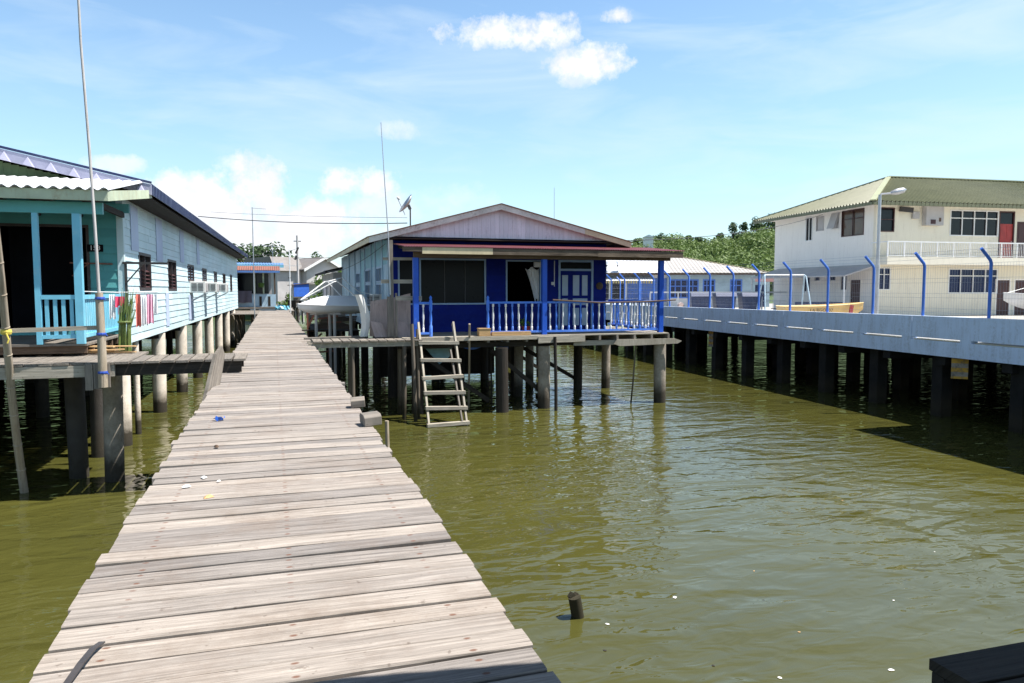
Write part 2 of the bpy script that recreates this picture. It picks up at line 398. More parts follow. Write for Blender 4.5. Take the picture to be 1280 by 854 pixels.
# water
q = N('murky_water'); P = q.pos()
wv = q.scale(P, 1, 1.0, 1)
n1 = q.noise(q.scale(P, .6, 1.2, 1), 1.0, 2, .45, .8)
n2 = q.noise(q.scale(P, 1.5, 3.0, 1), 1.3, 2, .5, .6)
n3 = q.noise(q.scale(P, .10, .16, 1), 1, 3, .5)
n4 = q.noise(q.scale(P, .09, .05, 1), 1, 3, .55, 1.0); wp = q.ramp(n4, .38, .62, (.35,.35,.35,1), (1.2,1.2,1.2,1))
h = q.math('ADD', q.math('MULTIPLY', n1, q.math('ADD', .55, q.math('MULTIPLY', wp, .5))), q.math('MULTIPLY', q.math('MULTIPLY', n2, .46), wp))
q.bump(h, 1.0, .08)
br = q.t.nodes['Bump'] if 'Bump' in q.t.nodes else None
bc = q.mix(q.ramp(n3, .35, .7), (.070,.068,.016), (.052,.052,.014)); q.l(bc, q.p.inputs['Base Color'])
q.p.inputs['Roughness'].default_value = .04; q.p.inputs['IOR'].default_value = 1.42
m_water = q.m

# ------------------------------------------------------------------ setting: water, land, forest
mb = MB(); mb.add([(-600,-120,0),(700,-120,0),(700,900,0),(-600,900,0)], [(0,1,2,3)]); tag(mb.build('water', m_water, recalc=False), 'murky olive green water with small ripples', 'water', kind='structure')

def sm(x, a, b):
    t = max(0, min(1, (x-a)/(b-a))); return t*t*(3-2*t)
def ground(x, y):
    r = math.hypot(x, y); az = math.degrees(math.atan2(x, y))
    h = -1.5+2.6*sm(r, 92, 100)
    hill = (5+9.8*sm(az, 5, 24)+2.4*sm(az, 30, 38)+1.2*math.sin(az*.9)+.7*math.sin(az*2.3+1))*sm(r, 125, 265)
    return h+hill*(1-.3*sm(r, 320, 520))
mb = MB(); nx, ny = 90, 70; vs, fs = [], []
for j in range(ny+1):
    for i in range(nx+1):
        az = R(-38+100*i/nx); r = 88*(700/88)**(j/ny); x, y = r*math.sin(az), r*math.cos(az); vs.append((x, y, ground(x, y)))
for j in range(ny):
    for i in range(nx): a = j*(nx+1)+i; fs.append((a, a+1, a+nx+2, a+nx+1))
mb.add(vs, fs); tag(mb.build('hills', m_hillgreen, smooth=True, recalc=False), 'low green hills behind the village', 'hill', kind='structure')

def leaves(mb, c, rad, n, size, seed=None, flat=.0, shell=.55):
    c = Vector(c); sd = random.random() if seed is None else seed
    for _ in range(n):
        while True:
            p = Vector((random.uniform(-1,1), random.uniform(-1,1), random.uniform(-1,1)))
            if shell < p.length < 1: break
        nv = (p.normalized()+Vector((random.uniform(-.9,.9), random.uniform(-.9,.9), random.uniform(-.3,1.1)))).normalized()
        q = c+Vector((p.x*rad[0], p.y*rad[1], p.z*rad[2])); a = nv.orthogonal().normalized(); a = Matrix.Rotation(random.uniform(0, 6.28), 3, nv) @ a; b = nv.cross(a)
        s = size*random.uniform(.6, 1.35); k = random.random()*.22+sd*.78
        vs = [q-a*s, q-b*s*.55, q+a*s, q+b*s*.55]
        mb.add(vs, [(0,1,2,3)], [(0,0,k)]*4)
mb = MB(); rg = random.Random(3)
for k in range(1900):
    az = R(rg.uniform(13, 44)); r = rg.uniform(150, 275)
    x, y = r*math.sin(az), r*math.cos(az); w = rg.uniform(1.5, 3.6); hh = rg.uniform(1.4, 3.2)
    leaves(mb, (x, y, ground(x, y)+hh*.75), (w, w, hh), 75, .40, seed=rg.random(), shell=.75)
for k in range(330):
    az = R(rg.uniform(-14, 13)); r = rg.uniform(130, 230)
    x, y = r*math.sin(az), r*math.cos(az); w = rg.uniform(2, 3.6); hh = rg.uniform(1.8, 3.4)
    leaves(mb, (x, y, ground(x, y)+hh*.8), (w, w, hh), 70, .46, seed=rg.random(), shell=.75)
tag(mb.build('forest', m_leaf2, recalc=False), 'dense mid green forest covering the far hillside', 'forest', kind='stuff')

def tree(label, x, y, z, H, w, n, size, mat, group=None, lobes=7, seed=0):
    rg = random.Random(seed); t = thing('tree', label, 'tree', (x, y, z), 0, group)
    mb = MB(); top = (rg.uniform(-.2,.2)*w, rg.uniform(-.2,.2)*w, H*.62)
    mb.tube([(0,0,-.6), (top[0]*.3, top[1]*.3, H*.3), top], .05*H*.5, 8, r1=.018*H*.5)
    cs = []
    for k in range(lobes):
        a = 6.283*k/lobes+rg.uniform(-.4,.4); rr = w*rg.uniform(.25,.62); c = (rr*math.cos(a), rr*math.sin(a), H*rg.uniform(.42,.86)); cs.append(c)
        mb.tube([(top[0]*.4, top[1]*.4, H*.36), ((top[0]*.4+c[0])/2, (top[1]*.4+c[1])/2, (H*.36+c[2])/2+.05*H), c], .018*H*.5, 6, r1=.006*H*.5)
    mb.build('trunk', m_bark, t, smooth=True)
    mb = MB(); st = random.getstate(); random.seed(seed+100)
    for c in cs+[(top[0], top[1], H*.86)]: leaves(mb, c, (w*rg.uniform(.3,.5), w*rg.uniform(.3,.5), H*rg.uniform(.12,.22)), n//(lobes+1), size, seed=rg.random(), shell=.3)
    random.setstate(st); mb.build('crown', mat, t, recalc=False); return t
def atpx(px, dep, z):   # design helper: bearing of a far ridge tree -> ground position
    a = math.atan((px-640)/930.0)+R(17.73); r = dep/math.cos(math.atan((px-640)/930.0)); return r*math.sin(a), r*math.cos(a)
ridge = [(796,250,8.0,3.6,'rounded dark tree at the left end of the hill ridge, beside the white hill house'), (825,252,10,5.0,'broad dark tree on the hill ridge just right of the white hill house'),
         (858,250,8.0,3.4,'pale loose tree on the hill ridge above the grey hip roof'), (873,262,11,3.6,'small dark round tree midway along the hill ridge'),
         (900,250,10,3.0,'thin light tree on the hill ridge left of the tall tree pair'), (915,255,17.5,3.2,'tallest thin tree standing clear of the hill ridge'), (926,258,15.5,3.4,'bare topped tree beside the tallest ridge tree'),
         (943,250,13,4.6,'dark spreading tree on the ridge between the bare tree and the yellow house'), (960,248,16,5.6,'big dark tree on the ridge touching the yellow house roof edge'), (972,246,14,4.6,'bushy dark tree on the ridge right beside the pale house wall')]
for i, (px, d, H, w, lb) in enumerate(ridge):
    x, y = atpx(px, d, 0); tree(lb, x, y, ground(x, y)+.6, H*.58, w*.85, 600, .4, m_leaf3, 'trees along the hill ridge', 6, 40+i)
x, y = atpx(809, 215, 0)
t = thing('hill_house', 'tiny white house with pale roof among the trees on the hill', 'house', (x, y, ground(x, y)+5.5), R(-20))
mb = MB(); mb.bx(-1.3, 1.3, -1.2, 1.2, -4, .5); mb.build('wall', m_white, t)
mb = MB(); mb.prism([(-1.7,.5),(1.7,.5),(1.3,.75),(0,1.3),(-1.3,.75)], (0,-1.5,0), (1,0,0), (0,0,1), (0,3,0)); mb.build('roof', m_zinc, t)
tree('leafy green tree beside the far grey roofed house, over the boat', 5.3, 62.5, .6, 4.5, 3.3, 3000, .15, m_leaf, None, 11, 5)
tree('low bright bush beside the veranda of the far blue cabin', 1.05, 66, 1.0, 2.3, 1.0, 500, .1, m_leaf, None, 6, 6)
tree('round tree crown rising behind the far house roof peak', 6.2, 113, 1.2, 7.6, 2.6, 900, .25, m_leaf3, 'trees behind the far houses', 8, 7)
tree('low hazy tree behind the far roofs right of the power pole', 3.0, 106, 1.2, 6.8, 2.4, 700, .3, m_leaf3, 'trees behind the far houses', 7, 8)
for i, (xx, lb) in enumerate(((-6.5, 'left of the far treetops showing over the blue cabin roof'), (-3.2, 'middle of the far treetops showing over the blue cabin roof'), (-.6, 'right of the far treetops showing over the blue cabin roof'))):
    tree('broad dark tree, '+lb, xx, 118+i*3, 1.2, 9.4+.3*i, 4.2, 800, .34, m_leaf3, 'trees behind the far houses', 8, 20+i)

# ------------------------------------------------------------------ boardwalk
bw = thing('boardwalk', 'long weathered plank boardwalk running over the water', 'boardwalk', kind='structure')
mb = MB(); y = -3.0; k = 0
while y < 55:
    w = random.uniform(.145, .205); g = random.choice((.012,.016,.02,.026,.035))
    xl, xr = -.94+random.uniform(-.018,.018)-(.05*random.random() if random.random() < .05 else 0), 1.0+random.uniform(-.018,.018)+(.05*random.random() if random.random() < .05 else 0)
    if abs(y-5.55) < .09: xr += .09
    z = 2.1+random.uniform(-.006,.006); tw = random.uniform(-.004,.004); sk = random.uniform(-.012,.012)
    n = 8 if y < 14 else 2; seed = random.random(); vs, pcs = [], []
    e1, e2 = random.random()*9, random.random()*9; wv_ = .005 if y < 14 else 0
    for i in range(n+1):
        x = xl+(xr-xl)*i/n; a = y+sk*(x)+wv_*mnoise.noise((x*2.2, e1, k)); b = y+w+sk*x+wv_*mnoise.noise((x*2.2, e2, k)); zz = z+tw*x+(.004*mnoise.noise((x*1.7, k*3.1, 2)) if wv_ else 0)
        c = .005
        for (yy, dz) in ((a, -c), (a+c, 0), ((a+b)/2, .0015), (b-c, 0), (b, -c), (b, -.045), (a, -.045)):
            vs.append((x, yy, zz+dz)); pcs.append((x+seed*50, yy-(a+b)/2, seed))
    fs = []; q = 7
    for i in range(n):
        for j in range(q): fs.append((i*q+j, i*q+(j+1) % q, (i+1)*q+(j+1) % q, (i+1)*q+j))
    fs.append(tuple(range(q))); fs.append(tuple(n*q+j for j in reversed(range(q))))
    mb.add(vs, fs, pcs); y += w+g; k += 1
mb.build('deck', m_plank, bw)
for x in (-.7, .05, .76):
    mb = MB(); yy = -3
    while yy < 55: mb.bx(x-.04, x+.04, yy, min(yy+4.9, 55), 1.9, 2.052); yy += 4.903
    mb.build('stringer', m_dark, bw)
pl = None
for i in range(16):
    yy = -1.5+i*3.6
    mb = MB(); mb.bx(-.95, 1.0, yy-.05, yy+.05, 1.75, 1.897); mb.build('crossbeam', m_dark, bw)
    for x in (-.72, .78):
        if pl is None:
            mb = MB(); mb.tube([(0,0,-1.5), (0,0,1.75)], .075, 10); pl = mb.build('pile', m_pilewood, bw, smooth=True); o = pl
        else: o = pl.copy(); col.objects.link(o)
        o.location = (x, yy+.12, 0)
# far continuation of the walk, past the blue cabin
mb = MB(); y = 55.05
while y < 84: mb.bx(.15+random.uniform(-.04,.04), 1.35+random.uniform(-.04,.04)+max(0,(y-60)*.04), y, y+.2, 2.07, 2.115); y += .215
fw_ = thing('far_boardwalk', 'far narrower end of the boardwalk past the blue cabin', 'boardwalk', kind='structure'); mb.build('deck', m_plank, fw_)
for i in range(7):
    mb = MB(); mb.tube([(.4,56+i*4,-1),(.4,56+i*4,2.06)], .08, 8); mb.tube([(1.25,56+i*4,-1),(1.25,56+i*4,2.06)], .08, 8); mb.build('pile', m_pilewood, fw_)
# bits lying on the boardwalk
def block(label, x, y, rz):
    mb = MB(); mb.prism([(-.13,0),(.13,0),(.14,.10),(.09,.135),(-.08,.14),(-.13,.11)], (-.11,0,0), (0,1,0), (0,0,1), (.22,0,0))
    o = mb.build('wooden_block', m_grey, bevel=.008); o.location = (x, y, 2.112); o.rotation_euler = (R(3), R(-4), rz); o.scale = (.88,.88,.88)
    return tag(o, label, 'wood block', 'chunks of timber on the boardwalk edge')
block('rough grey timber chunk on the boardwalk edge, nearer and larger of two', 1.0, 8.28, .12)
b2 = block('rough grey timber chunk on the boardwalk edge, farther and smaller of two', 1.0, 9.6, -.1); b2.scale = (.8,.8,.8)
mb = MB(); vs = []
pts = [(-.72,3.42,2.118),(-.735,3.33,2.135),(-.75,3.2,2.14),(-.775,3.05,2.122),(-.79,2.92,2.118)]
for i in range(len(pts)-1): mb.beam(pts[i], pts[i+1], .026, .006)
tag(mb.build('cable_strap', m_dsteel), 'dark strap curling across the nearest boardwalk planks', 'strap')
mb = MB(); leaves(mb, (0,0,.02), (.07,.05,.02), 14, .035, shell=.1); o = mb.build('plastic_scrap', m_tarp, recalc=False); o.location = (-.62, 9.05, 2.11); tag(o, 'crumpled blue plastic scrap on the boardwalk planks', 'litter')
def chip(name, label, cat, x, y, z, r, m, group, sq=.25):
    mb = MB(); n = 7; vs = [(r*random.uniform(.6,1.1)*math.cos(6.283*i/n), r*random.uniform(.4,.8)*math.sin(6.283*i/n), 0) for i in range(n)]
    vs += [(p[0]*.5, p[1]*.5, r*sq) for p in vs]; mb.add(vs, [tuple(range(n-1,-1,-1)), tuple(range(n,2*n))]+[(i,(i+1)%n,n+(i+1)%n,n+i) for i in range(n)])
    o = mb.build(name, m); o.location = (x, y, z); o.rotation_euler = (0,0,random.uniform(0,3)); return tag(o, label, cat, group)
chip('shell', 'white shell fragment near the left boardwalk edge, nearest of three', 'shell', -.66, 6.05, 2.108, .045, m_white, 'shell bits on the boardwalk')
chip('shell', 'pale shell fragment on the boardwalk, the farthest of three', 'shell', -.56, 6.3, 2.108, .04, m_white, 'shell bits on the boardwalk')
chip('shell', 'small shell fragment on the boardwalk, between the other two and the walk centre', 'shell', -.44, 6.15, 2.108, .022, m_white, 'shell bits on the boardwalk')
chip('stone', 'brown pebble on the boardwalk beyond the shells', 'pebble', -.55, 7.5, 2.108, .04, m_brown, None, .5)
chip('wood_chip', 'flat tan wood chip lying by the plank crack near the left edge', 'wood chip', -.48, 5.7, 2.108, .06, m_box, None, .15)

# ------------------------------------------------------------------ pole and pile helpers
def pile_part(parent, x, y, r, top, mat, bot=-1.5):
    mb = MB(); mb.tube([(0,0,bot), (0,0,(bot+top)/2), (0,0,top)], r, 14); o = mb.build('pile', mat, parent, smooth=True); o.location = (x, y, 0); o.rotation_euler = (random.uniform(-.012,.012), random.uniform(-.012,.012), 0); return o
def node_pole(name, label, cat, p0, p1, r0, r1, mat, step=.42, group=None):
    """a bamboo pole with ring nodes and a slight wander"""
    t = thing(name, label, cat, p0, 0, group); p0, p1 = Vector(p0), Vector(p1); d = p1-p0; L = d.length; n = max(4, int(L/.35)); pts = []
    for i in range(n+1):
        k = i/n; w = .018*math.sin(k*7+p0.x)*(1 if 0 < i < n else 0); pts.append(d*k+Vector((w, w*.4, 0)))
    mb = MB(); mb.tube(pts, r0, 9, r1=r1); s = step*.6
    while s < L:
        k = s/L; i = min(int(k*n), n-1); f = k*n-i; c = pts[i].lerp(pts[i+1], f); r = r0+(r1-r0)*k
        mb.lathe([(r*1.02,-.012),(r*1.16,0),(r*1.02,.012)], c, 9, axis=d.normalized()); s += step*random.uniform(.85,1.15)
    mb.build('culm', mat, t, smooth=True); return t

# ------------------------------------------------------------------ left house
A = R(-1.5)
lh = thing('timber_house', 'long pale mint timber stilt house with navy eaves and front porch', 'house', (-3.23, 18.75, 0), A)
LH = 34.7
WS = wall_frame((0,0,0), (0,1,0), (1,0,0)); WF = wall_frame((0,0,0), (-1,0,0), (0,-1,0))
wins = [(1.72,3.3,3.58,4.53),(6.1,7.75,3.56,4.53),(10.5,12.2,3.9,4.52),(14.85,16.45,3.95,4.5),(19.5,20.95,3.95,4.47),(24.05,25.65,3.47,4.46),(28.7,30.1,3.48,4.5)]
mb = MB(); lap_wall(mb, WS, LH, 2.36, 5.72, wins, .19, .024); sd_ = mb.build('side_siding', m_siding, lh)
mb = MB(); plain_wall(mb, WS, LH, 2.36, 5.72, [(a,b,c,d) for a,b,c,d in wins], .09)
plain_wall(mb, wall_frame((-9,0,0), (0,1,0), (-1,0,0)), LH, 2.36, 5.72, [], .09); plain_wall(mb, wall_frame((0,LH,0), (-1,0,0), (0,1,0)), 9, 2.36, 5.72, [], .09, s0=.09)
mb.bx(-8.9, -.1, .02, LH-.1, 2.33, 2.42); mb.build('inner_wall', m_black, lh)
for (s0, s1, za, zb) in ((.85,1.7,4.53,5.6),(4.2,5.2,4.4,5.6),(8.7,9.6,4.53,5.6),(13.2,14.0,4.6,5.6),(5.5,6.05,2.5,3.5),(10.5,11.6,2.5,3.4)):
    mb = MB(WS); mb.bx(s0, s1, .024, .034, za, zb); mb.build('wall_panel', m_patch, lh)
mb = MB(WS); mb.bx(-.03, .1, -.1, .036, 2.36, 5.7); mb.build('corner_board', m_siding, lh)
for i, (a, b, c, d) in enumerate(wins):
    f = window(lh, WS, a, b, c, d, m_frame, m_glass if i > 1 else None, cols=2, fw=.07, dep=.12, inset=.07)
    if i < 2:
        mb = MB(WS); zz = c+.1
        while zz < c+(d-c)*.55: mb.box(((a+b)/2+.35, -.03, zz), (b-a-.8, .09, .012), rot=(R(-35),0,0)); zz += .1
        mb.build('louvre', m_maroond, f)
        mb = MB(WS); mb.bx(a+.08, b-.08, -.07, -.062, c+.08, d-.06); mb.build('pane', m_glass, f)
    elif i < 5:
        mb = MB(WS)
        for k in range(1, 6): mb.bx(a+.05, b-.05, -.04, -.02, c+(d-c)*k/6-.01, c+(d-c)*k/6+.01)
        mb.build('louvre', m_pbl, f)
def aircon(parent, W, s, z, w=.85, h=.42, dep=.55):
    mb = MB(W); mb.bx(s, s+w, .0, dep, z, z+h); a = mb.build('air_conditioner', m_offw, parent, bevel=.015)
    mb = MB(W)
    for k in range(7): mb.bx(s+.08, s+w-.08, dep+.002, dep+.02, z+.06+k*.045, z+.085+k*.045)
    mb.build('front_grille', m_stain, a)
    mb = MB(W)
    for k in range(2):
        for j in range(6): mb.bx(s-.012, s-.001, .08+k*.22, .26+k*.22, z+.08+j*.048, z+.105+j*.048)
    mb.build('side_grille', m_dsteel, a)
    mb = MB(W); mb.beam((s+.1,.02,z-.3),(s+.1,dep,z-.02),.03,.03); mb.beam((s+w-.1,.02,z-.3),(s+w-.1,dep,z-.02),.03,.03); mb.build('bracket', m_steel, a)
for s in (10.9, 15.2, 19.9): aircon(lh, WS, s, 3.48)
# front wall with its wide dark opening
fh = [(.72,2.5,2.68,4.97),(2.72,6.5,2.68,4.97)]
mb = MB(); lap_wall(mb, WF, 9, 2.5, 5.72, fh, .19, .024, s0=.035); mb.build('front_siding', m_teal, lh)
mb = MB(); plain_wall(mb, WF, 9, 2.5, 5.72, fh, .09, s0=.0)
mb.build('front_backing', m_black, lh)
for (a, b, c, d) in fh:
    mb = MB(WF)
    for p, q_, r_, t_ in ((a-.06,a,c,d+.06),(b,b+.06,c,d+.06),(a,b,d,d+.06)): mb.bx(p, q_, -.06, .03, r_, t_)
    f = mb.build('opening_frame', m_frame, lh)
    mb = MB(WF); mb.bx(a, b, -.9, -.88, 2.5, d+.1); mb.build('interior_shade_sheet', m_black, f)  # black sheet standing in for the unlit room behind the opening
mb = MB(WF); mb.bx(.38,.70,.026,.045,4.44,4.6); npl = mb.build('number_plate', m_black, lh)
def text(s, size, M, mat, parent, name='lettering', ext=.002):
    cu = bpy.data.curves.new(name, 'FONT'); cu.body = s; cu.size = size; cu.extrude = ext; cu.align_x = 'CENTER'; cu.align_y = 'CENTER'
    o = bpy.data.objects.new(name, cu); col.objects.link(o); cu.materials.append(mat); 
    bpy.context.view_layer.update(); me = bpy.data.meshes.new_from_object(o.evaluated_get(bpy.context.evaluated_depsgraph_get())); bpy.data.objects.remove(o)
    me.materials.clear(); me.materials.append(mat); o = bpy.data.objects.new(name, me); col.objects.link(o); o.parent = parent; o.matrix_local = M; return o
text('153', .15, Matrix.Translation((-.54,-.048,4.52)) @ Euler((R(90),0,0)).to_matrix().to_4x4(), m_white, npl, 'number')
mb = MB(WF); mb.beam((.2,.05,4.17),(1.05,.05,4.19),.05,.03); mb.beam((1.0,.08,3.9),(.62,.3,4.17),.03,.02); mb.build('wall_bracket', m_rust, lh)
mb = MB(); mb.beam((.06,-.02,2.9),(.06,-.02,4.22),.05,.05); mb.beam((.0,-.03,4.2),(.95,-.1,4.19),.045,.05); mb.beam((.07,-.04,3.75),(.42,-.07,4.17),.03,.025); mb.build('drying_bracket', m_dsteel, lh)
# roofs
sl = .22; ln = math.hypot(1, sl)
WR = Matrix(((0,-1/ln,sl/ln,.68),(1,0,0,0),(0,sl/ln,1/ln,5.93),(0,0,0,1)))
mb = MB(); mb.sheet(-.3, LH+.3, lambda s: (0, 5.3), .25, .018, WR); 
WR2 = Matrix(((0,1/ln,-sl/ln,-9.68),(1,0,0,0),(0,sl/ln,1/ln,5.93),(0,0,0,1)))
mb.sheet(-.3, LH+.3, lambda s: (0, 5.3), .25, .018, WR2); roof = mb.build('roof', m_rustroof, lh)
mb = MB(); mb.bx(-9.4, .6, 0.02, LH, 5.66, 5.7); mb.build('soffit', m_dark, lh)
mb = MB(); s = -.3                                    # ribbed navy eave edging
while s < LH+.3: mb.bx(.685, .70, s, s+.2, 5.71, 5.95); mb.bx(.70, .712, s+.06, s+.12, 5.715, 5.945); s += .2
mb.build('eave_fascia', m_navy, lh)
mb = MB()                                             # crimped flashing on the front rake
p0, p1 = Vector((.70,-.33,5.93)), Vector((-4.5,-.33,5.93+5.2*sl)); n = 12
for i in range(n):
    a, b = p0.lerp(p1, i/n), p0.lerp(p1, (i+1)/n); dz = .23
    mb.add([a, b, b-Vector((0,0,dz)), a-Vector((0,0,dz)), a+Vector((0,.03,0)), b+Vector((0,.03,0)), b+Vector((0,.03,-dz)), a+Vector((0,.03,-dz))], [(0,1,2,3),(4,7,6,5),(0,4,5,1),(1,5,6,2),(2,6,7,3),(3,7,4,0)])
    c = a.lerp(b, .5); f = Vector((0,-.035,0)); w = (b-a).normalized()
    mb.add([c+w*.02-Vector((0,0,.05))+f*.4, c-w*.1-Vector((0,0,dz))+f*2, c+w*.1-Vector((0,0,dz))+f*2, c+w*.12-Vector((0,0,dz)), c-w*.12-Vector((0,0,dz)), c-Vector((0,0,.03))], [(0,1,2),(1,4,3,2),(0,5,4,1),(0,2,3,5)])
mb.build('rake_flashing', m_lav, lh)
mb = MB(); mb.beam((.70,-.318,5.97),(-4.5,-.318,5.97+5.2*sl), .05, .05); mb.build('rake_cap', m_navy, lh)
mb = MB()
for i in range(60):
    x = -9+i*.15; zt = 5.72+(min(x+9.68, .68-x))*sl-.05
    mb.prism([(0,5.72),(.146,5.72),(.146,zt),(0,zt)], (x,-.02,0), (1,0,0), (0,0,1), (0,-.02,0))
mb.build('gable_board', m_green, lh)
# porch
PY = -3.55; PS = (6.02-5.42)/3.4
mb = MB(); l2 = math.hypot(1, PS)
WP = Matrix(((1,0,0,0),(0,1/l2,-PS/l2,PY),(0,PS/l2,1/l2,5.42),(0,0,0,1)))
mb.sheet(-9.3, .52, lambda s: (-.05, 3.28), .2, .028, WP); mb.build('porch_roof', m_zinc, lh)
mb = MB(); mb.bx(-9.3, .50, PY, PY+.03, 5.2, 5.385); mb.build('porch_fascia', m_mintfas, lh)
mb = MB(); mb.prism([(PY+.033,5.2),(PY+.033,5.385),(-.05,5.84),(-.05,5.66)], (.50-(PY)*.045,0,0), (.045,1,0), (0,0,1), (-.03,0,0)); mb.build('porch_side_fascia', m_mintfas, lh)
mb = MB(); mb.bx(-9.2, .35, PY+.25, PY+.35, 4.98, 5.19); mb.bx(-9.2, .2, -.2, -.1, 5.3, 5.5); mb.build('porch_beam', m_teal, lh)
mb = MB()
for i in range(12): mb.bx(-9+i*.82, -8.93+i*.82, PY+.1, -.1, 5.2+.0, 5.32)
mb.build('porch_rafter', m_dark, lh)
mb = MB()
for i in range(16): mb.bx(-9.2, -.0, PY+.3+i*.2, PY+.485+i*.2, 2.56, 2.6)
mb.build('porch_floor', m_grey, lh)
for i in range(7): 
    mb = MB(); mb.bx(-9.2, -.02, PY+.35+i*.5, PY+.43+i*.5, 2.42, 2.556); mb.build('porch_joist', m_brown, lh)
for x, w in ((-.09,.13),(-.76,.09),(-2.9,.1),(-5.2,.1),(-7.2,.1)):
    mb = MB(); mb.bx(x-w/2, x+w/2, PY+.3-w/2, PY+.3+w/2, 2.6, 4.98); mb.build('porch_post', m_sky, lh)
bal = MB(); bal.bx(-.71,-.16,PY+.26,PY+.34,3.42,3.5); bal.bx(-.71,-.16,PY+.27,PY+.33,2.7,2.77); bl = bal.build('front_railing', m_sky, lh)
for k in range(4):
    mb = MB(); mb.bx(-.66+k*.135,-.6+k*.135,PY+.28,PY+.32,2.77,3.42); mb.build('baluster', m_sky, bl)
bal = MB(); bal.bx(-.13,-.05,PY+.37,-.05,3.42,3.5); bal.bx(-.12,-.06,PY+.37,-.05,2.7,2.77); bl = bal.build('side_railing', m_sky, lh)
for k in range(22):
    mb = MB(); mb.bx(-.105,-.085,PY+.4+k*.142,PY+.515+k*.142,2.77,3.42); mb.build('baluster', m_sky, bl)
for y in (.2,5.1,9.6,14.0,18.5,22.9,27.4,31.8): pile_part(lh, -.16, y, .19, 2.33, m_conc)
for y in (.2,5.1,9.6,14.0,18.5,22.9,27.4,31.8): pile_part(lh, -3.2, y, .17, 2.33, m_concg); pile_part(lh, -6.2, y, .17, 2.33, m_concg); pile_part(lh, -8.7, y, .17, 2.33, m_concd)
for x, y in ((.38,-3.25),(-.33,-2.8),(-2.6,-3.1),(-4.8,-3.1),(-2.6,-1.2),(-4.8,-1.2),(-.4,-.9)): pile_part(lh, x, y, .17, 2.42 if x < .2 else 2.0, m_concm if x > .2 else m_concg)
mb = MB(); mb.tube([(-.1,1.6,-1.3),(-.1,1.6,2.4)], .07, 10); mb.build('pile', m_conc, lh, smooth=True)
mb = MB()
for i in range(9): mb.bx(-8.9, -.05, .3+i*4.2, .42+i*4.2, 2.2, 2.327)
mb.build('floor_bearer', m_dark, lh)
mb = MB(); mb.bx(-8.95,-8.9,-3.4,LH,.35,2.325); mb.bx(-8.8,-3.4,LH-.1,LH-.05,.35,2.325); mb.build('added_reflection_block', m_dark, lh)  # solid boards added to keep sky reflections off the water under the house

# ------------------------------------------------------------------ left landing platform
pf = thing('wooden_landing', 'weathered plank landing in front of the mint house, resting on the boardwalk', 'landing')
mb = MB(); x = -6.6
while x < -.62:
    w = random.uniform(.19,.23); yb = 16.35 if x < -2.6 else 15.42
    mb.box((x+w/2, (14.12+yb)/2+random.uniform(-.03,.03), 2.345+random.uniform(-.005,.005)), (w, yb-14.12, .04)); x += w+(.012 if x < -2.75 else .035)
mb.build('deck', m_grey, pf)
mb = MB(); mb.bx(-6.6,-2.62,14.12,14.2,2.12,2.318); mb.build('front_beam', m_pale, pf)
mb = MB(); mb.bx(-2.75,-.58,14.2,14.28,2.118,2.315); mb.bx(-2.75,-.58,15.2,15.28,2.118,2.315); mb.build('bearer', m_dark, pf)
mb = MB(); mb.bx(-6.6,-2.7,15.9,15.98,2.12,2.318); mb.build('rear_beam', m_dark, pf)
for x, y in ((-5.9,16.1),): pile_part(pf, x, y, .12, 2.12, m_pilewood)
mb = MB()
for i, x in enumerate((-3.06,-2.93,-2.8)): mb.bx(x, x+.12, 14.06, 14.1, 1.9+.02*i, 2.34)
mb.build('hanging_board', m_grey, pf)
mb = MB(); mb.beam((-5.4,13.95,2.90),(-2.8,14.06,2.96),.04,.07); tag(mb.build('thin_rail', m_pale), 'thin grey wooden rail tied between the leaning bamboo and the antenna pole', 'rail')
node_pole('bamboo_pole', 'leaning bamboo pole standing in the water at the far left', 'pole', (-4.36,15.4,-.9), (-3.97,12.95,5.15), .07, .05, m_bamboo, .55)
mb = MB(); mb.lathe([(.075,-.04),(.085,0),(.075,.04)], (-4.11,13.85,2.92), 10); mb.tube([(-4.09,13.78,2.9),(-4.05,13.76,2.8),(-4.07,13.75,2.74)], .012, 5); tag(mb.build('rope_tie', m_yrope), 'yellow string tied round the leaning bamboo pole', 'string')
ap = thing('antenna_pole', 'tall slim mast of bamboo and pipe lashed upright to the left landing', 'mast', (-2.78,14.02,0))
mb = MB(); mb.tube([(0,0,1.95),(0.0,0,2.7),(-.01,0,3.55)], .072, 10, r1=.06); mb.build('lower_post', m_bamboo, ap, smooth=True)
mb = MB(); mb.tube([(-.01,0,3.5),(-.03,-.01,4.6),(-.07,-.02,6.0),(-.13,-.03,7.6),(-.16,-.05,10.5)], .026, 8, r1=.018); mb.build('upper_pole', m_palepole, ap, smooth=True)
for z in (2.2,2.85,3.45):
    mb = MB(); mb.lathe([(.074,-.02),(.08,0),(.074,.025)], (0,0,z), 10); mb.tube([(.07,-.02,z),(.1,-.04,z-.03)], .008, 5); mb.build('lashing', m_strap, ap)
mb = MB(); mb.prism([(-.15,0),(.12,0),(.17,.5),(.14,.95),(.02,1.06),(-.1,.9)], (0,0,0), (.45,.9,0), (.12,.1,1), (.05,-.03,.0))
o = mb.build('leaning_board', m_grey); o.location = (-1.03,12.15,1.75); o.rotation_euler = (R(-20),R(3),0); tag(o, 'mossy grey board with a rounded top leaning on the left boardwalk edge', 'board')
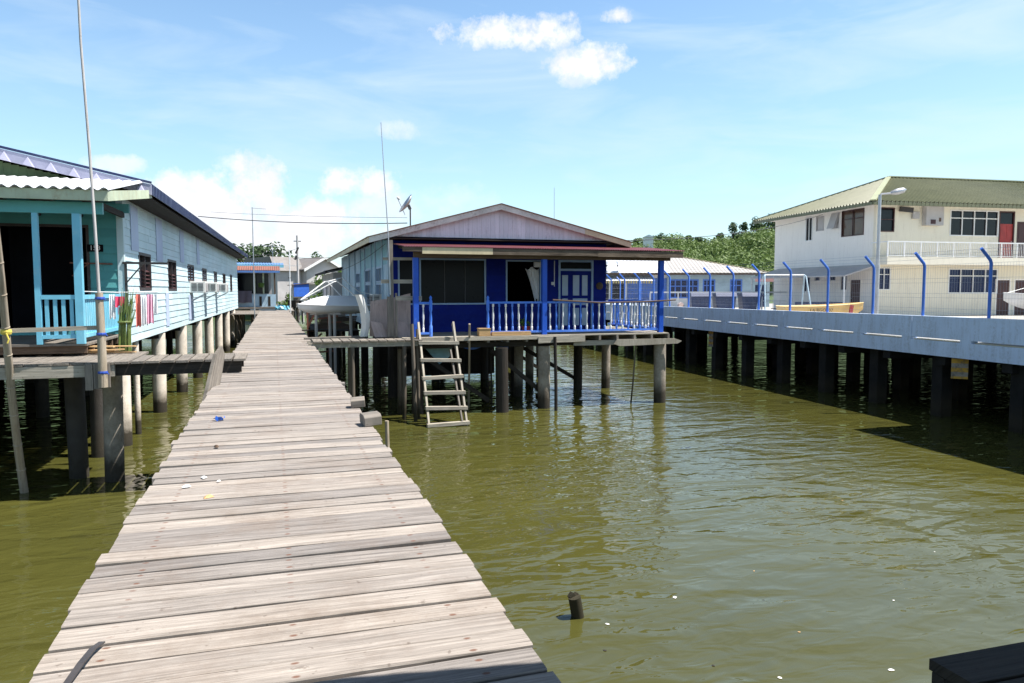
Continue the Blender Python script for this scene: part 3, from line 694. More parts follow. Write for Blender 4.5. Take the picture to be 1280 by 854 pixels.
# laundry and reeds
cl = MB(); cl.tube([(-3.66,16.75,3.56),(-3.0,16.7,3.54),(-2.25,16.65,3.55)], .012, 6); tag(cl.build('clothes_line', m_white), 'thin white clothes line by the mint house porch', 'clothes line')
def cloth(name, label, cat, x0, x1, zt, zb, y, mat, folds=3, amp=.025, group='washing hung by the mint house porch', taper=.0, rag=.02):
    mb = MB(); n, m = 16, 8; vs, fs = [], []; ph = random.uniform(0,6)
    for lay in (0, .008):
        for j in range(m+1):
            for i in range(n+1):
                u, v = i/n, j/m; x = x0+(x1-x0)*(u+(0.5-u)*taper*v); d = amp*math.sin(u*folds*6.283+ph+v*.8)*(.35+.65*v)
                vs.append((x, y+d+lay, zt+(zb-zt)*v+(rag*math.sin(u*9+ph) if j == m else 0)))
    o = (n+1)*(m+1)
    for j in range(m):
        for i in range(n): a = j*(n+1)+i; fs += [(a,a+1,a+n+2,a+n+1),(o+a,o+a+n+1,o+a+n+2,o+a+1)]
    for j in range(m):
        for e in (0, n): a = j*(n+1)+e; fs.append((a,a+n+1,o+a+n+1,o+a))
    for i in range(n):
        for e in (0, m): a = e*(n+1)+i; fs.append((a,a+1,o+a+1,o+a))
    mb.add(vs, fs); return tag(mb.build(name, mat, smooth=True), label, cat, group)
cloth('towel', 'long white cloth hung at the left end of the washing', 'towel', -3.14,-3.03,3.5,3.02,16.68,CL['white_cloth'])
cloth('shirt', 'small bright red shirt hung between white cloth and green reeds', 'shirt', -3.03,-2.86,3.46,3.26,16.66,CL['red_cloth'],2)
cloth('towel', 'pale pink cloth hanging below the small red shirt', 'towel', -3.0,-2.88,3.25,3.08,16.68,CL['blush_cloth'],2)
cloth('towel', 'narrow coral red towel hanging just right of the green reeds', 'towel', -2.66,-2.57,3.5,2.85,16.66,CL['coral_cloth'],1)
cloth('towel', 'broad white towel hanging between the coral and the pink towels', 'towel', -2.575,-2.45,3.46,2.88,16.64,CL['white_cloth'])
cloth('towel', 'bright pink towel hanging near the right end of the line', 'towel', -2.46,-2.34,3.5,2.92,16.65,CL['pink_cloth'],2)
cloth('towel', 'small white cloth at the right end of the line', 'towel', -2.33,-2.26,3.5,3.1,16.65,CL['white_cloth'],1)
rd = thing('reed_bundle', 'upright bundle of long green palm ribs leaning by the porch', 'reeds', (-2.82,16.2,2.365))
mb = MB()
for i in range(64):
    a, r = random.uniform(0,6.28), .12*math.sqrt(random.random()); x, y = r*math.cos(a), r*math.sin(a)*.7; h = random.uniform(.75,1.28)
    mb.tube([(x,y,0),(x*.95+.02,y*.9,h*.5),(x*1.15+.07+random.uniform(-.03,.05),y+.1,h)], .011, 5, r1=.004)
mb.build('rib', m_reed, rd)
mb = MB(); mb.lathe([(.118,-.02),(.126,0),(.118,.02)], (.02,0,.6), 14); mb.build('tie', m_reed, rd)
mb = MB()
for k in range(10):
    x = -4.0+random.uniform(0,1.2); mb.box((x, 15.6+random.uniform(0,.6), 2.39+.015*k), (random.uniform(.5,1.0), .08, .022), rot=(0,random.uniform(-.04,.04),random.uniform(-.4,.4)))
tag(mb.build('plank_pile', m_box), 'loose heap of tan timber offcuts under the porch railing', 'timber offcuts')

# ------------------------------------------------------------------ blue house
bh = thing('blue_house', 'deep blue stilt house with pale gable, maroon porch roof and railed deck', 'house', (3.43,23.2,0))
BW, BD = 7.34, 17.0
F0 = wall_frame((0,0,0), (1,0,0), (0,-1,0)); SL = wall_frame((0,0,0), (0,1,0), (-1,0,0)); SR = wall_frame((BW,0,0), (0,1,0), (1,0,0))
fholes = [(.26,.82,3.12,4.56),(.93,3.10,3.12,4.58),(3.77,5.0,3.15,4.56),(5.6,6.86,2.29,4.58)]
mb = MB(); lap_wall(mb, F0, BW, 2.25, 5.3, fholes, .18, .022); mb.build('front_siding', m_deep, bh)
mb = MB(); plain_wall(mb, F0, BW, 2.25, 5.3, fholes, .08); mb.bx(.08, BW-.08, .09, BD, 2.2, 2.249)
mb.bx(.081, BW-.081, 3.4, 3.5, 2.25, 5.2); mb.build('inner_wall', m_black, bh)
w0 = window(bh, F0, *fholes[0], m_pbl, None, fw=.05)
w1 = window(bh, F0, *fholes[1], m_pbl, None, cols=1, fw=.05)
mb = MB(F0)
for x in (1.75, 2.42): mb.bx(x-.012, x+.012, -.05, -.03, 3.17, 4.53)
mb.build('glazing_bar', m_dsteel, w1); mb = MB(F0); mb.bx(.98,3.05,-.062,-.052,3.17,4.53); mb.build('pane', m_dimglass, w1)
mb = MB(F0); mb.bx(.31,.77,-.06,-.05,3.17,4.51); mb.build('pane', m_dimglass, w0)
w2 = window(bh, F0, *fholes[2], m_pbl, None, fw=.05)
mb = MB(F0); vs, fs = [], []
for j in range(13):
    for i in range(19):
        u, v = i/18, j/12; xr = 4.94; wd = .42*(1-.8*v**.8)+.05; vs.append((xr-wd*(1-u), -.12+.05*math.sin(u*26+v), 4.3-1.05*v-.05*math.sin(u*9)))
for j in range(12):
    for i in range(18): a = j*19+i; fs.append((a,a+1,a+20,a+19))
mb.add(vs, fs); cur = mb.build('curtain', CL['white_cloth'], w2, smooth=True, recalc=False); so = cur.modifiers.new('cloth', 'SOLIDIFY'); so.thickness = .006
# door
mb = MB(F0)
for a, b, c, d in ((5.6,5.67,2.29,4.58),(6.79,6.86,2.29,4.58),(5.67,6.79,4.51,4.58),(5.67,6.79,4.22,4.29)): mb.bx(a, b, -.07, .035, c, d)
df = mb.build('door_frame', m_pbl, bh)
mb = MB(F0); mb.bx(5.67,6.79,-.05,-.04,4.29,4.51); mb.build('transom_pane', m_dimglass, df)
mb = MB(F0); mb.bx(5.67,6.215,-.05,-.01,2.29,4.22); mb.bx(6.225,6.79,-.05,-.01,2.29,4.22); dr = mb.build('door', m_deep, bh)
m_dpan = paint('pale_door_panel', (.42,.50,.60), .5, .12, 2)
for a, b, c, d in ((5.74,5.95,3.4,4.08),(6.13,6.36,3.4,4.08),(6.46,6.66,3.4,4.08),(5.74,5.95,2.4,3.3),(6.13,6.66,3.08,3.3),(6.13,6.36,2.4,2.98),(6.46,6.66,2.4,2.98)):
    mb = MB(F0); mb.bx(a, b, -.01, .004, c, d); mb.build('panel', m_dpan, dr, bevel=.004)
mb = MB(F0); mb.lathe([(.012,0),(.03,.03),(.02,.05)], (6.09,.0,3.2), 10, axis=(0,1,0)); mb.build('handle', m_steel, dr)
mb = MB(F0); mb.bx(4.72,4.95,.03,.13,4.33,4.5); mb.build('porch_lamp', m_offw, bh, bevel=.01)
mb = MB(F0); mb.bx(5.34,5.43,.025,.05,3.75,3.85); mb.bx(5.44,5.465,.025,.04,3.7,4.55); mb.build('switch_box', m_offw, bh)
mb = MB(F0); mb.lathe([(.1,0),(.13,.03),(.11,.06),(.04,.08)], (7.08,.024,3.72), 12, axis=(0,1,0)); mb.build('wall_gong', m_brown, bh)
# sides
swins = [(1.5,3.0,3.85,4.35),(1.5,3.0,2.95,3.8),(4.4,6.2,3.85,4.35),(4.4,6.2,2.75,3.8),(8.0,9.6,3.85,4.3),(8.0,9.6,2.75,3.75)]
mb = MB(); o_ = mb.M; mb.M = SL
x = .0
while x < BD-.01:
    w = .2; sd = random.random()
    lv = [(2.2,5.25)]
    for hh in swins:
        if x+w > hh[0]+.02 and x < hh[1]-.02:
            nl = []
            for c, d in lv:
                if hh[2] <= d and hh[3] >= c: nl += [(c, hh[2]), (hh[3], d)]
                else: nl.append((c, d))
            lv = nl
    for c, d in lv:
        if d-c > .03: mb.bx(x, min(x+w-.004, BD), -.08, 0, c, d, seed=sd)
    x += w
mb.M = o_; mb.build('side_boards', m_sidebl, bh)
for a, b, c, d in ((.25,1.35,4.4,5.2),(3.2,4.25,4.4,5.2),(1.5,3.0,4.4,5.2),(4.5,6.1,4.4,5.15),(6.4,7.7,3.2,5.1)):
    mb = MB(SL); mb.bx(a, b, .002, .012, c, d); mb.build('side_panel', m_sidetl, bh)
for x in (.0,1.35,3.06,4.25,6.25,7.8,10.0,12.5):
    mb = MB(SL); mb.bx(x, x+.14, .002, .05, 2.2, 5.25); mb.build('batten', m_sidebl, bh)
for i, hh in enumerate(swins): window(bh, SL, *hh, m_pbl, m_dimglass, cols=3, fw=.04)
aircon(bh, SL, 6.6, 3.0, .8, .42, .4); aircon(bh, SL, 1.8, 3.05, .7, .4, .32)
mb = MB(); plain_wall(mb, SR, BD, 2.2, 5.25, [], .08, s0=.0); plain_wall(mb, wall_frame((0,BD,0),(1,0,0),(0,1,0)), BW-.08, 2.2, 5.25, [], .08, s0=.08); mb.build('rear_boards', m_deep, bh)
# roof : local gable peak x 3.34, z 6.28
GY = -.8; xl, xr, zl, xp, zp = -.72, 7.86, 5.17, 3.37, 6.27
for nm, xa, xb in (('roof', xl, xp),):
    sl1 = (zp-zl)/(xp-xl); L1 = math.hypot(xp-xl, zp-zl); c1, s1 = (xp-xl)/L1, (zp-zl)/L1
    Wl = Matrix(((0,c1,-s1,xl),(1,0,0,0),(0,s1,c1,zl),(0,0,0,1)))
    L2 = math.hypot(xr-xp, zp-zl); c2, s2 = (xr-xp)/L2, (zp-zl)/L2
    Wr = Matrix(((0,-c2,s2,xr),(1,0,0,0),(0,s2,c2,zl),(0,0,0,1)))
    mb = MB(); mb.sheet(GY-.08, BD+.3, lambda s: (-.05, L1), .076, .009, Wl, per=4); mb.sheet(GY-.08, BD+.3, lambda s: (-.05, L2), .076, .009, Wr, per=4); mb.build('roof', m_rustroof, bh)
mb = MB(); mb.beam((xl,BD,zl-.09),(xl,GY,zl-.09),.03,.18); mb.build('eave_fascia', m_cream, bh)
mb = MB(); mb.beam((xr,BD,zl-.09),(xr,GY,zl-.09),.03,.18); mb.build('eave_fascia', m_brown, bh)
def rake(x0, z0, x1, z1, mat): 
    mb = MB(); mb.prism([(x0,z0),(x1,z1),(x1,z1-.17),(x0,z0-.17)], (0,GY,0), (1,0,0), (0,0,1), (0,-.03,0)); mb.build('bargeboard', mat, bh)
rk = lambda x: zl-.02+(zp-zl)*((x-xl)/(xp-xl) if x < xp else (xr-x)/(xr-xp))
rake(xl, rk(xl), 1.2, rk(1.2), m_greyfas); rake(1.203, rk(1.203), xp, rk(xp), m_greyfas); rake(xp+.003, rk(xp+.003), 6.2, rk(6.2), m_greyfas); rake(6.203, rk(6.203), xr, rk(xr), m_cream)
mb = MB(); x = .05
while x < 7.2:
    w = .145; za, zb = rk(x)-.12, rk(x+w)-.12
    if max(za, zb) > 5.2: mb.prism([(x,5.2),(x+w-.004,5.2),(x+w-.004,max(5.21,zb)),(x,max(5.21,za))], (0,GY+.22,0), (1,0,0), (0,0,1), (0,.02,0), seed=random.random())
    x += w
mb.build('gable_board', m_gable, bh)
mb = MB(); mb.bx(-.4, 7.6, GY+.1, -.04, 5.12, 5.16); mb.build('gable_soffit', m_dark, bh)
# porch roof
mb = MB(); dzr = .19; l3 = math.hypot(2.05, dzr)
Wq = Matrix(((1,0,0,0),(0,2.05/l3,-dzr/l3,-2.55),(0,dzr/l3,2.05/l3,4.8),(0,0,0,1)))
mb.sheet(.02, 8.85, lambda s: (0, l3+.4), .076, .011, Wq, per=6); mb.build('porch_roof', m_maroon, bh)
for xx in (2.5, 4.9, 6.6):
    mb = MB(Wq); mb.box((xx, .55+.1*xx % .8, .018), (.1,.2,.006)); mb.build('roof_patch', m_rust, bh)
mb = MB(); mb.bx(.55, 2.6, -2.53, -2.49, 4.6, 4.785); mb.build('porch_fascia', m_cream, bh)
mb = MB(); mb.bx(2.603, 5.9, -2.53, -2.49, 4.60, 4.77); mb.build('porch_fascia', m_wbrown, bh); mb = MB(); mb.bx(5.905, 8.8, -2.532, -2.49, 4.585, 4.765); mb.build('porch_fascia', m_wbrown, bh); mb = MB(); mb.bx(.0,.547,-2.53,-2.49,4.66,4.785); mb.build('porch_fascia', m_wbrown, bh)
mb = MB(); mb.bx(.35, 8.5, -2.28, -2.16, 4.5, 4.66); mb.build('porch_beam', m_brown, bh)
mb = MB()
for i in range(13): mb.beam((.3+i*.69,-2.48,4.70),(.3+i*.69,-.03,4.93),.05,.09)
mb.build('porch_rafter', m_dark, bh)
def lower(x, w):
    mb = MB(); mb.bx(x-w/2, x+w/2, -2.2-w/2, -2.2+w/2, 2.25, 4.5); mb.build('porch_post', m_blue, bh, bevel=.006)
for x in (.41, 4.29, 8.21): lower(x, .15)
prof = [(.03,0),(.034,.06),(.034,.12),(.02,.14),(.03,.17),(.022,.2),(.018,.25),(.031,.42),(.031,.47),(.018,.62),(.024,.66),(.017,.69),(.034,.72),(.034,.8)]
BAL = {}
def baluster(parent, x, y, mat, h=.8, z=2.38):
    if mat.name not in BAL:
        mb = MB(); mb.lathe([(r, zz*h/.8) for r, zz in prof], n=8); BAL[mat.name] = o = mb.build('baluster', mat, parent, smooth=True)
    else: o = BAL[mat.name].copy(); col.objects.link(o)
    o.parent = parent; o.location = (x, y, z); o.rotation_euler = (random.uniform(-.02,.02), random.uniform(-.03,.03), 0); o['label'] = ('white' if mat == m_white else 'blue')+' turned baluster'
def railing(x0, y0, x1, y1, first, step=.2, name='railing', base=True):
    mb = MB(); d = Vector((x1-x0, y1-y0, 0)); L = d.length; d.normalize()
    mb.beam((x0,y0,3.215),(x1,y1,3.215),.09,.06); r = mb.build(name, m_rail, bh); k = 0
    mb = MB(); mb.beam((x0,y0,2.35),(x1,y1,2.35),.07,.06); mb.build('bottom_rail', m_rail, r); s = step*.6
    while s < L-.05: baluster(r, x0+d.x*s, y0+d.y*s, (m_white, m_rail)[(k+first) % 2]); s += step; k += 1
    return r
railing(.49,-2.2,.80,-2.2,0,.22); railing(2.58,-2.2,4.21,-2.2,0,.2); railing(4.37,-2.2,8.13,-2.2,0,.2); railing(8.21,-2.12,8.21,1.6,1,.2,'side_railing')
for x in (.84,2.54):
    mb = MB(); mb.lathe([(.05,0),(.05,.3),(.03,.34),(.042,.5),(.03,.7),(.05,.76),(.05,1.02),(.03,1.06),(.045,1.12),(.01,1.17)], (x,-2.2,2.25), 10); mb.build('newel_post', m_rail, bh, smooth=True)
# deck
mb = MB(); y = -2.42
while y < 1.9: mb.box((4.2, y+.09, 2.228), (8.5 if y > -2.2 else 8.4, .18, .036)); y += .188
mb.build('deck', m_pale, bh)
mb = MB(); mb.bx(.1,5.0,-2.47,-2.43,2.13,2.235); mb.build('deck_edge_board', m_pale, bh)
mb = MB(); mb.box((4.75,-2.5,2.12),(1.5,.05,.19),rot=(0,R(-1),0)); mb.build('deck_edge_board', m_pale, bh)
mb = MB(); mb.prism([(6.5,1.93),(6.7,1.86),(8.7,1.9),(8.85,1.98),(8.6,2.06),(6.6,2.07)], (0,-2.46,0), (1,0,0), (0,0,1), (0,.06,0)); mb.build('deck_edge_board', m_pale, bh)
mb = MB(); mb.bx(5.2,7.2,-2.36,-2.3,1.9,2.05); mb.build('deck_edge_board', m_pale, bh)
mb = MB()
for i in range(15): mb.bx(.1+i*.59,.17+i*.59,-2.42,1.9,2.06,2.207)
mb.build('joist', m_grey, bh)
mb = MB()
for y in (-2.1,0.2,1.8): mb = MB(); mb.bx(-.1,8.5,y,y+.12,1.9,2.057); mb.build('bearer', m_dark, bh)
for y in (4,8,12,16): mb = MB(); mb.bx(-.1,7.4,y,y+.12,1.98,2.19); mb.build('bearer', m_dark, bh)
for x, y, r, m in ((8.27,-2.12,.19,m_concm),(4.34,-2.08,.19,m_concm),(2.92,-2.4,.19,m_dark),(.5,-1.9,.17,m_dark)): pile_part(bh, x, y, r, 1.9, m)
mb = MB(); mb.tube([(0,0,1.66),(0,0,1.895)], .197, 14); o = mb.build('pile_collar', m_white, bh, smooth=True); o.location = (4.34,-2.08,0)
for x in (.3,2.6,4.6,7.0):
    for y in (1.6,5.6,9.6,13.6): pile_part(bh, x, y, .16, 1.97, m_dark)  # dark wood on these piles stands in for the shade under the house
for x, y in ((8.1,1.6),(5.7,3.2),(4.4,.6)): pile_part(bh, x, y, .16, 1.9, m_concm)
mb = MB(); mb.tube([(4.9,-.2,-1),(4.88,-.2,.55)], .07, 8); tag(mb.build('broken_pile', m_pilewood, bh, smooth=True), 'broken short pile')
for a, b in (((.5,-1.8,1.8),(2.6,-2.1,.3)),((2.7,-1.95,1.8),(4.3,-1.9,.5)),((.3,5.6,1.9),(2.6,5.6,.2)),((4.6,5.6,1.9),(7.0,5.5,.3)),((4.5,1.7,1.8),(6.9,1.7,.4))):
    mb = MB(); mb.beam(a, b, .05, .13); mb.build('brace', m_dark, bh)
mb = MB(); mb.bx(.35,5.2,6.2,6.25,.15,1.96); mb.build('added_reflection_block', m_dark, bh)  # screen added under the house to block bright reflections from behind
# rear lean-to on the left side of the blue house
sh = thing('lean_to_shed', 'dark roofed grey lean-to behind the pale blue side of the blue house', 'shed', (3.0,40.3,0))
mb = MB(); mb.bx(0,3.6,0,9,2.2,4.5); mb.build('wall', m_stain, sh)
mb = MB(); mb.prism([(-.45,4.45),(1.2,4.85),(3.4,5.3),(3.4,5.42),(1.2,4.97),(-.45,4.57)], (0,-.7,0), (1,0,0), (0,0,1), (0,10,0)); mb.build('roof', m_dark, sh)
mb = MB(wall_frame((0,0,0),(0,1,0),(-1,0,0))); mb.bx(2,3.4,.001,.03,2.9,3.9); mb.bx(5.5,6.8,.001,.03,2.9,3.9); mb.build('window', m_glass, sh)
for x in (.3,3.2):
    for y in (.5,4.5,8.5): pile_part(sh, x, y, .13, 2.2, m_pilewood)
# deck clutter
mb = MB(); mb.bx(-.17,.17,-.12,.12,0,.035); mb.bx(-.17,.17,-.12,-.1,.036,.2); mb.bx(-.17,.17,.1,.12,.036,.2); mb.bx(-.17,-.15,-.099,.099,.036,.2); mb.bx(.15,.17,-.099,.099,.036,.2); mb.bx(-.18,.18,-.13,.13,.2,.225)
o = mb.build('wooden_box', m_box); o.location = (5.82,20.9,2.25); o.scale = (1,1,1.0); tag(o, 'small tan wooden box on the blue house deck edge', 'box')
mb = MB(); mb.bx(6.05,7.25,20.82,20.92,2.25,2.36); tag(mb.build('timber_plank', m_box), 'tan plank lying along the deck edge beside the wooden box', 'plank')
fp = thing('flower_pot', 'red flower pot with green leaves behind the blue and white railing', 'flower pot', (7.3,21.45,2.25))
mb = MB(); mb.lathe([(.09,0),(.13,.2),(.14,.2),(.14,.24),(.12,.24)], n=14); mb.build('pot', m_red, fp, smooth=True)
mb = MB(); leaves(mb, (-.05,0,.34), (.3,.16,.14), 70, .06, shell=.1); mb.build('plant', m_leaf, fp, recalc=False)
mb = MB(); mb.tube([(7.95,20.86,3.29),(9.5,20.88,3.2),(11.0,20.86,3.22),(12.1,20.86,3.27)], .022, 7); tag(mb.build('drying_pole', m_brown), 'long bare grey pole laid along the top of the deck railing', 'pole')
cloth('tarpaulin', 'blue tarpaulin sagging under the blue house deck', 'tarpaulin', 5.3,6.75,2.02,1.86,21.5,m_tarp,1,.05,None,0,.05)
mb = MB(); mb.prism([(4.2,1.88),(5.0,1.9),(4.98,1.65),(4.62,1.4)], (0,21.5,0), (1,0,0), (0,0,1), (0,.02,0)); tag(mb.build('tarpaulin', m_grnetarp), 'dirty teal tarpaulin corner hanging under the deck behind the ladder', 'tarpaulin')
# satellite dish and antennas on the roof
def dish(label, loc, rz, size, parent_h, group=None, tilt=38):
    t = thing('satellite_dish', label, 'satellite dish', loc, rz, group)
    mb = MB(); prf = [(size*k/8, .30*size*(k/8)**2) for k in range(9)]; prf += [(size*k/8, .30*size*(k/8)**2+.012) for k in range(8,-1,-1)]; prf[0] = (.004,0); prf[-1] = (.004,.012)
    ax = Vector((0,-math.cos(R(tilt)),math.sin(R(tilt)))); mb.lathe(prf, (0,0,parent_h), 20, axis=ax); mb.build('reflector', m_steel, t, smooth=True)
    f = Vector((0,0,parent_h))+ax*size*1.25
    mb = MB(); mb.tube([Vector((0,0,parent_h))+Vector((0,-.1,-size*.9)), f], .012, 6); mb.build('feed_arm', m_steel, t)
    mb = MB(); mb.lathe([(.03,0),(.045,.06),(.03,.1)], f, 8, axis=-ax); mb.build('feed_horn', m_offw, t)
    mb = MB(); mb.tube([(0,.06,-.1),(0,.06,parent_h-.05),(0,.01,parent_h)], .022, 7); mb.beam((0,.06,parent_h-.12),(0,0,parent_h+.01),.06,.08); mb.build('mount', m_dsteel, t); return t
dish('grey satellite dish tilted skyward on the left slope of the blue house roof', (3.95,22.7,5.55), R(-88), .33, .6, None, 34)
def mast(name, label, pts, r, group=None, cross=None):
    t = thing(name, label, 'antenna', pts[0], 0, group); p0 = Vector(pts[0]); mb = MB(); mb.tube([Vector(p)-p0 for p in pts], r, 7, r1=r*.6); mb.build('rod', m_steel, t)
    if cross:
        mb = MB()
        for (a, b) in cross: mb.tube([Vector(a), Vector(b)], r*.5, 5)
        mb.build('element', m_steel, t)
    return t
mast('antenna', 'thin whip antenna behind the right roof slope of the blue house', [(9.95,26.0,5.2),(9.95,26.0,7.35)], .014)
# leaning mast post with crossbars by the deck
mp = thing('mast_post', 'grey timber post with crossbars carrying a tall thin mast beside the deck', 'mast', (3.22,21.3,2.25))
mb = MB(); mb.beam((.0,.0,0),(-.02,0,2.75),.09,.09); mb.beam((-.1,-.06,0),(-.1,-.06,1.15),.11,.05); mb.beam((.1,-.06,0),(.1,-.06,1.25),.06,.06); mb.build('post', m_grey, mp)
mb = MB(); mb.beam((-.25,.06,2.22),(.72,.06,2.23),.04,.08); mb.build('crossbar', m_pale, mp)
mb = MB(); mb.beam((-.3,.06,1.58),(.62,.06,1.58),.04,.11); mb.build('crossbar', m_pale, mp)
mb = MB(); mb.beam((.08,-.07,1.1),(.84,-.07,1.1),.05,.12); mb.build('crossbar', m_pale, mp)
mb = MB(); mb.tube([(-.06,-.07,1.2),(-.1,-.07,2.8),(-.2,-.07,4.6),(-.27,-.07,6.0)], .02, 7, r1=.011); mb.build('rod', m_steel, mp)
# sheets leaning there
mb = MB(); mb.prism([(0,0),(1.2,0),(1.22,1.25),(.7,1.12),(.05,1.02)], (2.62,21.75,2.24), (1,0,0), (0,.08,1), (0,.02,0)); tag(mb.build('plywood_sheet', m_ply), 'large pinkish plywood sheet leaning by the mast post', 'board')
mb = MB(); mb.prism([(0,0),(.38,0),(.36,.4),(.05,.46)], (2.72,21.35,2.24), (1,0,0), (-.35,.35,1), (0,.02,0)); tag(mb.build('board_offcut', m_ply), 'torn pale board leaning at the left foot of the plywood', 'board')
mb = MB(); mb.prism([(0,0),(.42,0),(.3,.42),(.02,.42)], (3.36,21.35,2.24), (1,0,0), (-.1,.3,1), (0,.02,0)); tag(mb.build('board_offcut', m_ply), 'pale board offcut leaning right of the mast post', 'board')
mb = MB(); vs, fs = [], []
for i in range(13):
    v = i/12; x = 2.3+.16*math.sin(v*2.6)+.05*v; wd = .13-.04*abs(v-.5)
    for (dx, dy) in ((-wd,0),(0,-.06),(wd,0),(0,.03)): vs.append((x+dx, 21.5+dy+.1*v, 3.45-1.2*v))
for i in range(12):
    for j in range(4): fs.append((i*4+j, i*4+(j+1) % 4, (i+1)*4+(j+1) % 4, (i+1)*4+j))
mb.add(vs, fs); tag(mb.build('canvas_strip', m_offw, smooth=True), 'cream canvas strip hanging down from the stern of the racked boat', 'canvas')

# ------------------------------------------------------------------ bridge to the blue house, ladder and poles
br_ = thing('plank_bridge', 'short plank footbridge from the boardwalk to the blue house deck', 'footbridge')
mb = MB(); x = .98
while x < 3.85: w = random.uniform(.2,.24); mb.box((x+w/2, 20.9+random.uniform(-.04,.04), 2.2), (w, 1.15, .04)); x += w+.03
mb.build('deck', m_grey, br_)
mb = MB(); mb.bx(.85,3.8,20.42,20.5,2.04,2.178); mb.bx(.85,3.8,21.25,21.33,2.04,2.178); mb.build('bearer', m_pale, br_)
for x, y in ((2.0,20.5),(2.0,21.3),(3.4,20.5),(3.4,21.3)): pile_part(br_, x, y, .06, 2.04, m_pilewood)
mb = MB(); mb.beam((.8,22.0,2.2),(2.5,22.05,2.22),.28,.05); tag(mb.build('loose_plank', m_grey), 'loose grey plank laid behind the footbridge under the racked boat', 'plank')
ld = thing('boat_ladder', 'steep grey wooden boarding ladder from the deck down to the water', 'ladder')
pa = [Vector((3.86,20.75,2.65)), Vector((3.80,18.95,-.15))]; pb_ = [Vector((4.86,20.75,2.65)), Vector((4.83,18.98,-.15))]
for p, q_ in (pa, pb_):
    mb = MB(); mb.beam(p, q_, .05, .15); mb.build('stile', m_pale, ld)
for z in (2.12,1.66,1.22,.83,.45,.06):
    k = (2.65-z)/2.8; a, b = pa[0].lerp(pa[1], k), pb_[0].lerp(pb_[1], k)
    mb = MB(); mb.box((a+b)/2-Vector((0,.08,0)), (1.14,.16,.085), rot=(0,R(random.uniform(-1.5,2.5)),0)); mb.build('rung', m_pale, ld)
mb = MB(); mb.beam((4.68,20.3,1.9),(4.7,19.0,.02),.04,.1); mb.build('brace', m_grey, ld)
def stick(label, p0, p1, r, mat, group='poles standing in the water by the blue house'):
    mb = MB(); p0, p1 = Vector(p0), Vector(p1); mb.tube([p0, p0.lerp(p1,.5)+Vector((.015,0,0)), p1], r, 8, r1=r*.9); return tag(mb.build('wooden_pole', mat, smooth=True), label, 'pole', group)
stick('grey pole in the water left of the ladder, nearer of the pair', (3.62,19.9,-.8), (3.58,20.2,2.66), .055, m_pilewood)
stick('thin pole in the water left of the ladder, behind the nearer one', (3.76,20.25,-.8), (3.78,20.5,2.5), .04, m_pilewood)
stick('thin crooked pole at the right side of the ladder', (5.68,22.3,-.8), (5.3,20.55,2.62), .035, m_bamboo)
stick('square dark post against the white collared pile', (7.93,20.5,-.8), (7.93,20.62,2.2), .055, m_dark)
stick('thin bare rod in the water before the right end of the deck', (10.72,21.3,-.8), (10.76,20.9,2.05), .028, m_pilewood)
stick('short thin stick beside the boardwalk, nearest of the poles in the water', (2.1,14.8,-.8), (2.1,14.8,.98), .045, m_bamboo)
stick('thin pole under the blue tarpaulin behind the deck front', (6.55,22.6,-.8), (6.5,22.6,1.85), .03, m_dark)
sb = MB(); sb.tube([(3.16,7.4,-.6),(3.12,7.38,.0),(3.1,7.37,.1),(3.07,7.36,.24)], .072, 14, r1=.07); sb.prism([(-.05,0),(-.01,.05),(.02,.01),(.05,.035),(.06,0)], (3.07,7.36,.235), (1,.2,0), (0,0,1), (-.02,.05,0)); tag(sb.build('mooring_stub', m_pilewood, smooth=True), 'short rotten stump poking out of the water right of the boardwalk', 'stump')

# ------------------------------------------------------------------ boats
def hull_mb(L, W, D, crown=0.0, nst=14):
    mb = MB(); vs, fs = [], []; ns = 12
    for i in range(nst+1):
        t = i/nst; hw = W/2*(1-max(0,(t-.35)/.65)**2.2)*(.9+.1*min(1,t*4)); hw = max(hw, .012); sheer = D*(1+.28*t**2.2); keel = D*.0+D*.75*max(0,(t-.62)/.38)**2.4
        ch = (sheer-keel)*.42+keel; x = L*t
        for (yy, zz) in ((hw,sheer),(hw*.9,(sheer*.6+ch*.4)),(hw*.78,ch),(hw*.4,keel+(ch-keel)*.4),(0,keel),(-hw*.4,keel+(ch-keel)*.4),(-hw*.78,ch),(-hw*.9,(sheer*.6+ch*.4)),(-hw,sheer),(-hw*.55,sheer+.004+crown*.8*min(1,hw/W*2.2)),(0,sheer+.004+crown*min(1,hw/W*2.2)),(hw*.55,sheer+.004+crown*.8*min(1,hw/W*2.2))): vs.append((x,yy,zz))
    for i in range(nst):
        for j in range(ns-1): fs.append((i*ns+j, (i+1)*ns+j, (i+1)*ns+j+1, i*ns+j+1))
        fs.append((i*ns, i*ns+ns-1, (i+1)*ns+ns-1, (i+1)*ns))
    fs.append(tuple(range(ns))); fs.append(tuple(nst*ns+j for j in reversed(range(ns)))); mb.add(vs, fs); return mb
def boat(label, loc, rz, L, W, D, mat, trim, group=None, crown=0.0):
    t = thing('boat', label, 'boat', loc, rz, group); hull_mb(L, W, D, crown).build('hull', mat, t, smooth=True)
    mb = MB(); 
    for sgn in (-1, 1):
        pts = []
        for i in range(13):
            u = i/12; hw = max(W/2*(1-max(0,(u-.35)/.65)**2.2)*(.9+.1*min(1,u*4)), .012); pts.append((L*u, sgn*(hw+.005), D*(1+.28*u**2.2)+.01))
        mb.tube(pts, .028, 6)
    mb.build('gunwale', trim, t); return t
bt = boat('white fibreglass boat with tube rails propped on posts beside the boardwalk', (3.0,26.6,2.76), R(180+24), 2.45, 1.3, .27, m_hull, m_hull, None, .34)
mb = MB(); z0 = .62
